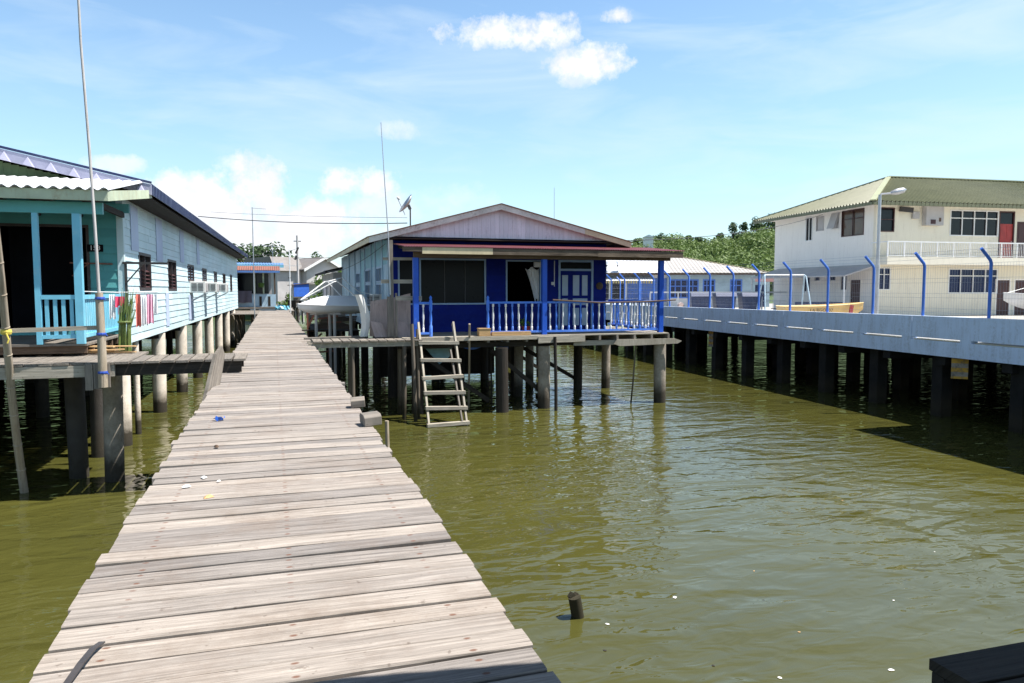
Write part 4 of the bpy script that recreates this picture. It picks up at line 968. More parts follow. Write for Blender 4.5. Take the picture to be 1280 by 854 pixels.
mb.tube([(2.35,.0,.5),(1.3,.35,1.1),(1.2,.35,1.12),(.6,.5,.62)], .02, 6); mb.tube([(2.35,.0,.5),(1.3,-.35,1.1),(1.2,-.35,1.12),(.6,-.5,.62)], .02, 6); mb.tube([(1.25,.35,1.11),(1.25,-.35,1.11)], .02, 6); mb.tube([(1.25,-.35,1.1),(.6,-.4,1.25),(-.1,-.45,.75),(-.5,-.3,.68)], .016, 6); mb.build('tube_rail', m_white, bt)
for i, (x, y) in enumerate(((1.35,26.0),(1.95,25.9),(2.55,26.5),(1.85,26.7))):
    mb = MB(); mb.tube([(x,y,-1),(x,y,2.86 if i < 3 else 2.8)], .05, 8); mb.box((x,y,2.78),(.4,.08,.06)); tag(mb.build('prop_post', m_stain), ('left front','right front','right rear','left rear')[i]+' white prop post holding up the white boat', 'post', 'posts propping the white boat')
ir = thing('iron_rack', 'rusty red iron frame standing by the boardwalk under the white boat', 'rack', (1.15,28.0,0))
mb = MB()
for a, b in (((0,0,-.8),(0,0,2.95)),((.75,0,-.8),(.75,0,2.7)),((0,0,2.1),(.9,.3,2.1)),((0,0,2.2),(.35,-.1,2.95)),((0,0,1.55),(.5,0,2.0)),((.2,0,1.3),(.95,0,1.35)),((.75,0,2.4),(1.2,.2,2.4)),((.2,.2,2.5),(1.1,.2,2.62))): mb.beam(a, b, .06, .06)
mb.build('frame', m_rust, ir)
mb = MB(); mb.beam((-.2,-.1,2.13),(.9,-.1,2.13),.3,.04); mb.build('shelf', m_dark, ir)

sp_ = thing('storage_platform', 'dark cluttered storage platform on stilts behind the racked boat', 'platform', (1.5,31.5,0))
mb = MB(); y = 0
while y < 7: mb.bx(0,1.9,y,y+.2,1.86,1.9); y += .22
mb.build('deck', m_dark, sp_)
for x in (.1,1.0,1.8):
    for y in (.2,3.4,6.6): pile_part(sp_, x, y, .08, 1.86, m_dark)
mb = MB()
for k in range(9): mb.beam((.1+.03*k,.15,1.95+.06*k),(1.7+.02*k,.4+.1*k,1.96+.06*k),.16,.05)
mb.build('board_stack', m_brown, sp_)
mb = MB(); mb.bx(.1,.16,6.6,6.66,1.9,3.1); mb.bx(1.74,1.8,6.6,6.66,1.9,3.1); mb.bx(.0,1.9,6.55,6.6,2.2,2.75); mb.build('rear_screen', m_grey, sp_)
# ------------------------------------------------------------------ second cabin, far left
c2 = thing('blue_cabin', 'small pale blue cabin with rusty red veranda roof at the far end of the boardwalk', 'house', (-2.75,57,0))
mb = MB(); mb.bx(-3,2.9,0,.08,2.35,3.25); mb.bx(2.82,2.9,.083,5,2.35,3.25); mb.build('veranda_wall', m_sidebl, c2)
mb = MB(); mb.bx(-3,2.6,2.2,5,2.35,5.1); mb.bx(-3,-.6,.6,2.197,2.35,5.0); mb.build('wall', m_stain, c2)
mb = MB(); mb.bx(-.3,2.4,2.19,2.198,3.3,4.8); mb.build('window', m_glass, c2)
mb = MB(); mb.bx(-1.8,-.75,.58,.598,3.1,4.6); mb.build('window', m_blueglass, c2)
for x in (.0,1.4,2.0,2.78):
    mb = MB(); mb.bx(x,x+.11,.1,.2,3.25,4.85); mb.build('veranda_post', (m_sidebl, m_mintfas, m_mintfas, m_brown)[int(x > 0)+int(x > 1.5)+int(x > 2.5)], c2)
for x in (1.75, 2.35):
    mb = MB(); mb.bx(x,x+.17,-.012,-.002,2.4,3.1); mb.build('slot', m_dark, c2)
mb = MB(); Wc = Matrix(((1,0,0,0),(0,.98,-.2,-.7),(0,.2,.98,4.98),(0,0,0,1))); mb.sheet(-3.3,3.2,lambda s:(0,2.0),.15,.02,Wc); mb.build('veranda_roof', m_redroof, c2)
mb = MB(); mb.bx(-3.3,3.2,-.72,-.68,4.8,4.94); mb.build('veranda_fascia', m_blueroof, c2)
mb = MB(); Wc = Matrix(((1,0,0,0),(0,.998,-.06,1.0),(0,.06,.998,5.45),(0,0,0,1))); mb.sheet(-3.3,3.5,lambda s:(0,4),.2,.02,Wc); mb.build('roof', m_blueroof, c2)
mb = MB(); mb.bx(-.9,3.5,.96,.99,5.22,5.43); mb.build('roof_fascia', m_sky, c2); mb = MB(); mb.bx(-3.3,-.1,1.6,1.64,5.53,5.85); mb.build('roof_fascia', m_blueroof, c2)
mb = MB(); mb.bx(-3,3,-.6,5,2.2,2.33); mb.build('floor', m_grey, c2)
mb = MB(); y = -8.6
while y < -.65: mb.bx(-.9,1.9,y,y+.2,2.06,2.1); y += .22
mb.build('landing', m_grey, c2)
for x in (-.6,.5,1.5):
    for y in (-8,-5,-2,1,4): pile_part(c2, x, y, .11, 2.06, m_pilewood)
cloth('blanket', 'dark patterned blanket hung outside the far blue cabin', 'blanket', -2.45,-1.5,3.5,2.65,56.7,CL['dark_cloth'],2,.04,None)
mb = MB(); leaves(mb,(0,0,.18),(.55,.3,.2),60,.16,shell=.1); o = mb.build('cloth_heap', m_sky, recalc=False); o.location = (.55,56.2,2.12); tag(o,'pale blue cloth heap on the boardwalk end by the far cabin','cloth')
mb = MB(); mb.lathe([(.16,0),(.22,.3),(.05,.34)], n=10); o = mb.build('hanging_plant', m_leaf); o.location = (-.85,56.9,3.75); tag(o,'green plant hanging in the veranda of the far blue cabin','plant')

# ------------------------------------------------------------------ far village
def gable_house(label, loc, rz, w, d, h, rise, wallm, roofm, trim, wins_, eave=.5):
    t = thing('gable_house', label, 'house', loc, rz, 'grey roofed houses at the end of the boardwalk')
    mb = MB(); mb.prism([(-w/2,0),(w/2,0),(w/2,h),(0,h+rise),(-w/2,h)], (0,0,0), (1,0,0), (0,0,1), (0,d,0)); mb.build('wall', wallm, t)
    k = rise/(w/2); e = eave; mb = MB()
    for sg in (-1, 1):
        mb.prism([(0,h+rise+.02),(sg*(w/2+e),h-k*e+.02),(sg*(w/2+e),h-k*e+.14),(0,h+rise+.14)], (0,-.5,0), (1,0,0), (0,0,1), (0,d+1,0))
    rf = mb.build('roof', roofm, t); mb = MB()
    for sg in (-1, 1):
        mb.prism([(0,h+rise-.1),(sg*(w/2+e),h-k*e-.1),(sg*(w/2+e),h-k*e+.17),(0,h+rise+.17)], (0,-.56,0), (1,0,0), (0,0,1), (0,.055,0))
    mb.build('bargeboard', trim, t)
    for (a, b, c, dd) in wins_:
        mb = MB(); mb.bx(a,b,-.03,-.004,c,dd); f = mb.build('window', trim, t); mb = MB(); mb.bx(a+.08,b-.08,-.045,-.032,c+.08,dd-.08); mb.build('pane', m_glass, f)
    return t
g1 = gable_house('grey roofed white gabled house behind the green tree', (5.0,80.5,1.2), R(24), 3.8, 9, 4.6, 1.05, m_stain, m_tileroof, m_white, [(-.3,.5,2.9,3.6)])
mb = MB(); mb.prism([(-.8,3.4),(1.7,3.4),(.45,4.15)], (0,-.9,0), (1,0,0), (0,0,1), (0,.89,0)); mb.build('porch_gable', m_white, g1)
mb = MB(); mb.bx(-4.6,-1.95,1.0,8,0,4.9); mb.build('side_wing', m_stain, g1)
mb = MB(); mb.prism([(.6,4.3),(9.4,4.3),(8.2,5.75),(1.8,5.75)], (-5,0,0), (0,1,0), (0,0,1), (3.1,0,0)); mb.build('wing_roof', m_tileroof, g1)
gable_house('cream gabled house seen over the far blue cabin roof', (-.9,93,1.2), R(-8), 3.2, 8, 4.6, .95, m_stain, m_tileroof, m_cream, [(-.4,.4,3.2,3.9)])
gable_house('small house with long grey roof between the two gabled houses', (2.6,97,1.2), R(62), 4.6, 7, 4.1, 1.2, m_white, m_tileroof, m_white, [(-.9,.2,2.4,3.3),(.8,1.4,2.4,3.3)])
gable_house('pinkish roofed house farthest back between the gables', (2.2,125,1.5), R(70), 5.0, 7, 5.2, 1.6, m_white, paint('pink_tile_roof', (.45,.25,.2), .7, .2, 1), m_white, [(-1,.2,2.6,3.6)])
gable_house('small white gabled house showing right of the white post, between bigger roofs', (3.6,108,1.2), R(15), 3.4, 6, 4.6, 1.2, m_white, m_tileroof, m_white, [(-.4,.4,3,3.8)])
gable_house('low grey gabled house at the far left, over the blue cabin roof', (-4.2,104,1.2), R(-20), 4.2, 7, 4.4, 1.3, m_stain, m_tileroof, m_white, [(-.5,.4,3,3.8)])
sd2 = thing('tarp_shelter', 'lean-to under a bright blue tarpaulin beside the far houses', 'shelter', (1.75,70,1.2))
mb = MB(); mb.prism([(0,1.75),(1.35,1.75),(1.35,2.95),(0,2.95)], (0,0,0), (1,0,0), (0,.25,1), (0,.03,0)); mb.build('tarpaulin', m_tarp, sd2)
mb = MB(); mb.bx(-.1,2.0,1.2,3.6,0,2.9); mb.build('wall', m_greyfas, sd2)
mb = MB(); mb.prism([(-.5,2.75),(2.5,3.05),(2.5,3.12),(-.5,2.82)], (0,.6,0), (1,0,0), (0,0,1), (0,3.3,0)); mb.build('roof', m_rustroof, sd2)
rs = random.Random(12)
for i in range(9):
    x, y = rs.uniform(.9,3.4), rs.uniform(61,69); m = rs.choice((m_grey, m_stain, m_dark, m_brown, m_offw)); mb = MB()
    w, d, h = rs.uniform(.4,.9), rs.uniform(.4,.8), rs.uniform(.3,.9)
    mb.bx(-w/2,w/2,-d/2,d/2,.05,h); mb.bx(-w/2-.04,w/2+.04,-d/2-.04,d/2+.04,h+.002,h+.06); mb.beam((-w/2,-d/2-.03,.1),(w/2,-d/2-.03,h),.06,.04)
    for sx in (-1,1): mb.beam((sx*w*.4,0,-1.2),(sx*w*.4,0,.05),.08,.08)
    o = mb.build('storage_crate', m); o.location = (x, y, 2.05); o.rotation_euler = (0,0,rs.uniform(-.4,.4)); tag(o, 'weathered crate in the clutter at the end of the boardwalk', 'crate', 'crates cluttering the boardwalk end')
def pole(name, label, cat, x, y, z0, z1, r, mat, arms=()):
    t = thing(name, label, cat, (x, y, z0)); mb = MB(); mb.tube([(0,0,-1.5),(0,0,z1-z0)], r, 9, r1=r*.75); mb.build('shaft', mat, t, smooth=True)
    if arms:
        mb = MB()
        for a, b, w in arms: mb.beam(a, b, w, w)
        mb.build('crossarm', m_dsteel, t)
    return t
pole('utility_pole', 'tall concrete power pole at the end of the boardwalk', 'utility pole', 2.3, 76, 2.1, 8.85, .13, m_stain, [((-.35,0,6.2),(.35,0,6.2),.08),((-.2,-.1,5.0),(.1,-.1,5.6),.16),((-.25,-.1,4.4),(-.1,-.1,4.8),.2)])
pole('white_post', 'slim white post at the right edge of the boardwalk end', 'post', 1.08, 53.5, 2.1, 6.35, .045, m_white, [((-.12,0,2.3),(.1,0,2.3),.05)])
pole('antenna_mast', 'thin grey mast on the left edge of the boardwalk near the far cabin', 'mast', -1.08, 46, 1.0, 8.35, .035, m_steel, [((-.05,0,7.3),(.75,0,7.27),.015)])
mast('antenna', 'rooftop television antenna over the far blue cabin', [(0,61.2,5.3),(0,61.2,7.1)], .02, None, [((-.85,0,1.72),(.75,.1,1.62)),((-.3,-.3,1.7),(-.3,.3,1.7)),((.0,0,1.1),(-.3,0,1.55)),((0,0,1.1),(.3,0,1.55))])

# ------------------------------------------------------------------ concrete jetty, plaza and fence
U = Vector((.07215,.99739,0)); NV = Vector((U.y,-U.x,0)); JO = Vector((17.40,13.41,0))
JA = -math.atan2(U.x, U.y)
jt = thing('concrete_jetty', 'long pale grey concrete jetty wall on square piles', 'jetty', JO, JA)     # local y along the jetty, x away from the water
YA, YB = -9.0, 48.0
ztop = lambda y: 2.87-.006*max(0, y)
mb = MB(); ys = [YA,0,10,20,YB]
def strip(mb, x0, x1, zb, zt, ys):
    vs, fs = [], []
    for y in ys: vs += [(x0,y,zb(y)),(x1,y,zb(y)),(x1,y,zt(y)),(x0,y,zt(y))]
    for i in range(len(ys)-1):
        for j in range(4): fs.append((i*4+j, i*4+(j+1) % 4, i*4+4+(j+1) % 4, i*4+4+j))
    fs += [(0,1,2,3), tuple(len(vs)-4+j for j in (3,2,1,0))]; mb.add(vs, fs)
pq = YA
while pq < YB:
    mb = MB(); e_ = min(pq+6.32, YB); strip(mb, random.uniform(-.004,.004), .22, lambda y: 2.237, ztop, [pq+.006, e_-.006]); mb.build('parapet', m_bar, jt); pq += 6.33
mb = MB(); strip(mb, 0, .3, lambda y: 1.75, lambda y: 2.165, ys); mb.build('edge_beam', m_bar, jt)
mb = MB(); y = YA
k = -4
while 3.85+2.11*k < YB: c = 3.87+2.11*k; mb.bx(.004,.22,max(YA,c-.19),min(YB,c+.17),2.163,2.237); k += 1
mb.build('spacer_block', m_bar, jt)
mb = MB(); k = -4
while 1.9+2.11*k < YB-2: mb.bx(.05,.2,1.9+2.11*k,3.6+2.11*k,2.166,2.19); k += 1
mb.build('drain_ledge', m_cream, jt)
mb = MB(); mb.bx(.3,2.6,YA,YB,1.95,2.2); mb.build('deck', m_slab, jt)
mb = MB()
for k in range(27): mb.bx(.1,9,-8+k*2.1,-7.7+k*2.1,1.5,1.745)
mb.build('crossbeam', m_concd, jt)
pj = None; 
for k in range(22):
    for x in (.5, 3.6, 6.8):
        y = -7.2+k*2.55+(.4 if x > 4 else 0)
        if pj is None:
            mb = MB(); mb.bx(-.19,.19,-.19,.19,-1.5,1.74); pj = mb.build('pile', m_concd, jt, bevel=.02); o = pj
        else: o = pj.copy(); col.objects.link(o)
        o.location = (x, y, 0)
mb = MB(); mb.bx(-.2,.2,-.2,.2,.45,1.0); o = mb.build('striped_pile_sleeve', m_haz, jt); o.location = (.35,2.25,.72); o.rotation_euler = (0,0,R(45)); o['label'] = 'yellow and grey striped square pile'
mb = MB(); mb.bx(-.2,.2,-.2,.2,.3,1.0); o = mb.build('striped_pile_sleeve', m_haz, jt); o.location = (.5,16.0,.72); o['label'] = 'yellow and grey striped square pile'
pz_ = MB(); pz_.prism([(2.6,YA),(70,YA-4),(70,62),(2.6,YB)], JO+Vector((0,0,1.95)), NV, U, Vector((0,0,.22))); tag(pz_.build('plaza', m_slab), 'raised concrete yard behind the jetty', 'pavement', kind='structure')
mb = MB()
for i in range(8):
    for j in range(7): 
        p = JO+NV*(12+i*6)+U*(-6+j*8); mb.tube([p+Vector((0,0,-1.5)), p+Vector((0,0,1.95))], .25, 8)
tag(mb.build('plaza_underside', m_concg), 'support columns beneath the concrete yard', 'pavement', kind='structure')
fe = thing('wire_fence', 'bright blue fence posts with bent tops and wire mesh along the jetty edge', 'fence', JO, JA)
fposts = [-7.2,-5.1,-3.0,-.95,1.18,3.4,5.45,7.65,9.8,11.9,13.85,15.85,17.9,19.95,21.9,23.8,25.9,28.0,30.1,32.2]
fp0 = None
for y in fposts:
    if fp0 is None:
        mb = MB(); mb.tube([(0,0,0),(0,0,1.42),(-.03,0,1.5),(-.33,0,1.8)], .042, 9); fp0 = mb.build('post', m_postbl, fe, smooth=True); o = fp0
    else: o = fp0.copy(); col.objects.link(o)
    o.location = (.13, y, ztop(y)-.01)
mb = MB()
for z in (.08,.2,.5,.62,.92,1.04,1.34,1.42): mb.beam((.13,fposts[0],2.87+z),(.13,fposts[-1],2.87+z-.0),.0045,.005)
for z, x in ((1.6,0),(1.7,-.1),(1.78,-.2)): mb.tube([(x,fposts[0],2.87+z),(x,fposts[-1],2.8+z)], .004, 4)
y = fposts[0]
while y < fposts[-1]: mb.beam((.13,y,2.86),(.13,y,4.29),.0026,.0026); y += .085
mb.build('wire_mesh', m_wire, fe)
f2 = thing('wire_fence', 'farther row of blue bent posts on the seaward side of the yard', 'fence', (15.6,46.5,2.2), R(-62))
for k in range(8):
    o = fp0.copy(); col.objects.link(o); o.parent = f2; o.location = (0, k*2.7, .55); o.name = 'post'
mb = MB(); mb.bx(-.12,.12,-1,21,0,.55); mb.build('kerb_wall', m_bar, f2)
mb = MB()
for z in (.7,1.1,1.5,1.9): mb.beam((0,0,z),(0,18.9,z),.008,.008)
mb.build('wire_mesh', m_wire, f2)
lp = thing('street_lamp', 'grey street lamp post with a flat lamp head before the yellow house', 'street lamp', (27.75,28.95,2.18), R(-12))
mb = MB(); mb.tube([(0,0,0),(0,0,2.6)], .11, 12); mb.tube([(0,0,2.6),(0,0,5.95)], .085, 12, r1=.07); mb.build('shaft', m_steel, lp, smooth=True)
mb = MB(); mb.tube([(0,0,5.9),(.08,0,5.98),(.55,0,6.02)], .045, 8); mb.build('arm', m_steel, lp, smooth=True)
mb = MB(); mb.lathe([(.02,0),(.10,.1),(.15,.4),(.13,.7),(.02,.85)], (.5,0,6.02), 12, axis=(.96,0,.22)); o = mb.build('lamp_head', m_steel, lp, smooth=True)

# ------------------------------------------------------------------ yellow house
YH = R(-5.6)
yh = thing('two_storey_house', 'two storey cream plaster house with olive metal hip roof and balcony', 'house', (30.66,32.19,0), YH)
YW, YD, GZ = 15.0, 9.7, 2.172
YF = wall_frame((0,0,0), (1,0,0), (0,-1,0)); YL = wall_frame((0,0,0), (0,1,0), (-1,0,0))
fw_holes = [(.12,1.11,6.68,7.97),(4.59,7.75,6.52,7.94),(7.79,8.82,5.36,7.93),(9.0,10.0,5.36,7.37),(.2,1.0,3.57,4.78),(4.63,7.85,3.38,4.75),(7.76,8.75,GZ,4.19),(8.97,9.9,GZ,4.19)]
mb = MB(); plain_wall(mb, YF, YW, GZ, 8.15, fw_holes, .2); mb.build('front_wall', m_yellow, yh)
sw_holes = [(5.6,6.3,6.55,8.0),(4.5,5.25,7.08,7.95),(3.05,3.8,7.08,8.02),(.95,2.85,6.58,8.04),(5.65,6.35,3.45,4.42),(4.7,5.25,4.1,4.4),(3.2,3.8,4.1,4.4),(2.2,2.78,3.55,4.42),(1.0,2.0,GZ,4.2)]
mb = MB(); plain_wall(mb, YL, YD, GZ, 8.15, sw_holes, .2, s0=.2); mb.build('side_wall', m_yside, yh)
mb = MB(); mb.bx(.2,YW,YD-.2,YD,GZ,8.15); mb.bx(YW-.2,YW,.2,YD-.2,GZ,8.15); mb.build('rear_wall', m_yellow, yh)
mb = MB(); mb.bx(.2,YW-.2,.2,YD-.2,5.0,5.2); mb.bx(-.9,YW+.9,-.9,YD+.9,8.02+.13,8.18); mb.build('ceiling_slab', m_white, yh)
window(yh, YF, *fw_holes[0], m_maroond, m_glass, 1, .45); window(yh, YF, *fw_holes[1], m_white, m_glass, 4, .27, fw=.06, mull=.05); window(yh, YF, *fw_holes[4], m_white, m_blueglass, 2, .27); window(yh, YF, *fw_holes[5], m_white, m_blueglass, 4, .25, fw=.06, mull=.05)
def door(W, a, b, z0, z1, mat, fr, trans=0):
    mb = MB(W); t = .07; mb.bx(a,a+t,-.1,.02,z0,z1); mb.bx(b-t,b,-.1,.02,z0,z1); mb.bx(a+t,b-t,-.1,.02,z1-t,z1)
    f = mb.build('door_frame', fr, yh); zt = z1-t
    if trans:
        mb = MB(W); mb.bx(a+t,b-t,-.06,-.05,z1-t-trans,z1-t); mb.build('transom', m_glass, f); zt = z1-t-trans
    mb = MB(W); mb.bx(a+t,b-t,-.07,-.04,z0,zt); d = mb.build('door', mat, yh); w = b-a-2*t; hh = zt-z0
    mb = MB(W)
    for i in (0,1):
        for j in (0,1): mb.bx(a+t+w*(.1+.46*i), a+t+w*(.44+.46*i), -.04, -.03, z0+hh*(.08+.47*j), z0+hh*(.48+.45*j))
    mb.build('panel', mat, d); mb = MB(W); mb.lathe([(.015,0),(.035,.03),(.02,.05)], (b-t-.08,-.04,z0+hh*.48), 8, axis=(0,1,0)); mb.build('handle', m_steel, d)
door(YF, *fw_holes[2], m_red, m_maroond, .62); door(YF, *fw_holes[3], m_maroond, m_maroond); door(YF, *fw_holes[6], m_maroond, m_yside); door(YF, *fw_holes[7], m_maroond, m_yside); door(YL, *sw_holes[8], m_maroond, m_yside)
for i, c in ((0,1),(1,1),(2,1),(3,2)): window(yh, YL, *sw_holes[i], (m_white, m_stain, m_white, m_maroond)[i], (m_glass, m_stain, m_stain, paint('brown_curtained_glass', (.10,.06,.045), .15, .3, 2, bump=0))[i], (2,1,1,2)[i], 0 if i != 3 else .3)
for i in (4,5,6,7): window(yh, YL, *sw_holes[i], m_white, m_blueglass, 2 if i in (4,7) else 1, 0, fw=.04)
mb = MB(YL); mb.beam((3.05,.02,8.0),(3.05,.3,7.1),.03,.03); mb.add([(3.1,.03,8.0),(3.75,.03,8.0),(3.75,.33,7.12),(3.1,.33,7.12),(3.1,.05,8.0),(3.75,.05,8.0),(3.75,.35,7.12),(3.1,.35,7.12)], [(0,1,2,3),(4,7,6,5),(0,4,5,1),(2,6,7,3),(1,5,6,2),(3,7,4,0)]); mb.build('open_sash', m_stain, yh)
# balcony
mb = MB(); mb.bx(-.28,YW,-1.3,-.003,4.9,5.3); mb.build('balcony_slab', m_yellow, yh)
br2 = MB(); br2.bx(-.28,YW,-1.28,-1.23,6.05,6.11); br2.bx(-.28,-.23,-1.225,-.02,6.05,6.11); rl = br2.build('balcony_railing', m_white, yh)
for k in range(16):
    mb = MB(); mb.bx(-.28+k*1.0,-.22+k*1.0,-1.28,-1.235,5.3,6.05); mb.build('post', m_white, rl)
mb = MB(); x = -.2
while x < YW: mb.bx(x,x+.018,-1.262,-1.248,5.36,6.05); x += .11
mb.bx(-.25,YW,-1.266,-1.244,5.34,5.37); mb.build('baluster_row', m_white, rl)
mb = MB(YF); mb.bx(2.82,3.92,.0,.32,7.05,8.1); ub = mb.build('utility_box', m_stain, yh, bevel=.01); mb = MB(YF); mb.bx(3.1,3.4,.322,.34,7.12,7.35); mb.build('meter', m_maroond, ub); mb = MB(YF); mb.bx(3.62,3.74,.322,.34,7.25,7.45); mb.build('switch', m_brown, ub)
mb = MB(YF); mb.bx(2.15,2.56,.0,.14,7.4,7.78); mb.build('meter_box', m_stain, yh, bevel=.01)
mb = MB(YF); mb.beam((1.35,.1,7.9),(1.95,.35,7.82),.2,.25); mb.build('floodlight', m_dsteel, yh)
# roof: hip
PX, PYm, PZ, EZ = 4.55, 4.85, 10.35, 8.16
run = PYm+1.0; sl4 = (PZ-EZ)/run; l4 = math.hypot(run, PZ-EZ); c4, s4 = run/l4, (PZ-EZ)/l4
Wf = Matrix(((1,0,0,0),(0,c4,-s4,-1),(0,s4,c4,EZ),(0,0,0,1))); Wb = Matrix(((1,0,0,0),(0,-c4,s4,2*PYm+1),(0,s4,c4,EZ),(0,0,0,1)))
hx = lambda s: max(0.02, min(1, (s+1.0)/(PX+1.0)))*l4
mb = MB(); mb.sheet(-.98, YW+1, lambda s: (0, hx(s)), .26, .06, Wf); mb.sheet(-.98, YW+1, lambda s: (0, hx(s)), .26, .06, Wb)
l5 = math.hypot(PX+1, PZ-EZ); c5, s5 = (PX+1)/l5, (PZ-EZ)/l5
Wh = Matrix(((0,c5,-s5,-1),(1,0,0,0),(0,s5,c5,EZ),(0,0,0,1)))
mb.sheet(-.98, 2*PYm+.98, lambda s: (0, max(.02, 1-abs(s-PYm)/run)*l5), .26, .06, Wh); mb.build('roof', m_groof, yh)
mb = MB(); mb.beam((-1,-1,EZ+.05),(PX,PYm,PZ+.06),.28,.06); mb.beam((-1,2*PYm+1,EZ+.05),(PX,PYm,PZ+.06),.28,.06); mb.beam((PX,PYm,PZ+.075),(YW+1,PYm,PZ+.075),.3,.06); mb.build('ridge_cap', m_groofcap, yh)
mb = MB(); x = -1.0
while x < YW+1: mb.bx(x,x+.24,-1.03,-1.005,EZ-.19,EZ-.03); x += .26
x = -.98
while x < 2*PYm+1: mb.bx(-1.03,-1.005,x,x+.24,EZ-.19,EZ-.03); x += .26
mb.bx(-1.0,YW+1,-1.0,-.97,EZ-.19,EZ-.07); mb.bx(-1.0,-.97,-.965,2*PYm+1,EZ-.19,EZ-.03); mb.build('fascia', m_groof, yh)
mb = MB(YL); mb.add([(-.3,.02,4.95),(9.2,.02,4.95),(9.2,2.0,4.35),(-.3,2.0,4.35),(-.3,.02,4.88),(9.2,.02,4.88),(9.2,2.0,4.28),(-.3,2.0,4.28)], [(0,1,2,3),(4,7,6,5),(0,4,5,1),(1,5,6,2),(2,6,7,3),(3,7,4,0)]); mb.build('awning', m_stain, yh)
for s in (-.2,4.5,9.1): mb = MB(YL); mb.beam((s,1.95,4.28),(s,1.95,GZ),.06,.06); mb.build('awning_post', m_white, yh)
# ------------------------------------------------------------------ school-like blue and white building
sc = thing('low_building', 'low white and blue building with pale grey hip roof below the hill', 'building', (30.27,53.39,0), R(-17.7))
SF = wall_frame((0,0,0), (1,0,0), (0,-1,0))
shl = [(.1,2.45,2.9,4.42),(2.78,3.78,3.1,4.42),(4.98,5.95,3.1,4.42)]
mb = MB(); plain_wall(mb, SF, 7.0, 2.17, 4.9, shl, .2); mb.bx(6.8,7.0,0.001,8,2.17,4.9); mb.bx(0,6.8,7.8,8,2.17,4.9); mb.build('wall', m_sidebl, sc)
for i, h_ in enumerate(shl): window(sc, SF, *h_, m_postbl, m_blueglass, (5,3,2)[i], .3, fw=.1, mull=.08)
mb = MB(SF); mb.bx(0,7,.002,.02,2.17,2.9); mb.build('dado', m_white, sc)
mb = MB(); mb.bx(-6,0,.3,8,2.17,4.9); mb.build('left_wing', m_white, sc)
mb = MB(SF); mb.bx(-3.3,-.05,-.29,-.25,2.6,4.5); lt = mb.build('lattice_screen', m_postbl, sc)
mb = MB(SF)
for k in range(13): mb.bx(-3.25+k*.26,-3.2+k*.26,-.25,-.2,2.6,4.5)
for k in range(8): mb.bx(-3.3,-.05,-.246,-.215,2.65+k*.25,2.69+k*.25)
mb.build('lattice_bar', m_blueroof, lt)
mb = MB(SF); mb.bx(-5.6,-3.4,-.29,-.26,2.7,4.25); mb.build('dark_opening', m_black, sc)
mb = MB(SF); mb.bx(-4.75,-4.62,-.25,-.15,2.17,4.3); mb.bx(-3.42,-3.3,-.25,-.15,2.17,4.5); mb.build('pillar', m_white, sc)
mb = MB(); Wa = Matrix(((1,0,0,0),(0,.95,-.3,-1.1),(0,.3,.95,4.3),(0,0,0,1))); mb.sheet(-7,-1.3,lambda s:(0,1.5),.2,.02,Wa); mb.build('awning', m_white, sc)
mb = MB(); x = -7
while x < -1.4: mb.bx(x,x+.1,-1.14,-1.12,4.08,4.3); x += .2
mb.build('awning_valance', paint('yellow_valance', (.6,.46,.12), .6, .2, 3), sc)
m_groofgrey = paint('grey_sheet_roof', (.40,.38,.36), .5, .1, .6, dirt=(.3,.27,.24))
mb = MB(); ez = 4.93; pk = 6.55; cx_, ry = .4, 4.0
rr = math.hypot(ry+.8, pk-ez); Wg = Matrix(((1,0,0,0),(0,(ry+.8)/rr,-(pk-ez)/rr,-.8),(0,(pk-ez)/rr,(ry+.8)/rr,ez),(0,0,0,1)))
mb.sheet(.0,8.0,lambda s:(0, rr*max(.02, min(1,(8.0-s)/7.2))),.3,.02,Wg)
mb.prism([(-.8,ez-.02),(8.8,ez-.02),(4,pk-.05)], (.1,0,0), (0,1,0), (0,0,1), (.2,0,0)); mb.build('roof', m_groofgrey, sc)
mb = MB(); mb.sheet(-8,-.003,lambda s:(0, rr),.3,.02,Wg); mb.build('wing_roof', m_zinc, sc)
mb = MB(); mb.beam((.8,4.0,pk+.03),(8.0,-.8,ez+.04),.14,.05); mb.beam((-.8,4,pk+.03),(.8,4.0,pk+.03),.14,.05); mb.build('ridge_cap', m_cream, sc)
mb = MB(); mb.bx(-8,8,-.83,-.8,ez-.16,ez-.02); mb.bx(-8,8,-.795,-.01,ez-.16,ez-.13); mb.build('fascia', m_brown, sc)
for x, lb in ((-5.0,'left'),(-4.15,'right')):
    w = Matrix.Rotation(R(-17.7),3,'Z') @ Vector((x,-.55,5.0)); dish(lb+' of two small grey satellite dishes on the white roof', (30.27+w.x,53.39+w.y,5.0), R(40), .32, .55, 'satellite dishes on the white roof')
# small house between school and yellow house
sm_ = thing('small_kiosk', 'small pale kiosk with red topped sign between the blue building and yellow house', 'kiosk', (36.2,52.5,2.17), R(-17))
mb = MB(); mb.bx(-2.3,2.6,0,4,0,2.1); mb.build('wall', m_sidebl, sm_); mb = MB(); mb.bx(-2.6,2.9,-.8,4.3,2.12,2.3); mb.build('roof', m_white, sm_)
mb = MB(); mb.bx(-2.6,2.9,-.86,-.81,2.05,2.5); mb.build('sign_board', paint('pale_red_sign', (.6,.32,.3), .6, .15, 2), sm_)
mb = MB(); mb.bx(-1.8,-.4,-.02,-.002,.7,1.8); mb.bx(1.3,2.3,-.02,-.002,0,1.8); mb.build('window', m_blueglass, sm_)
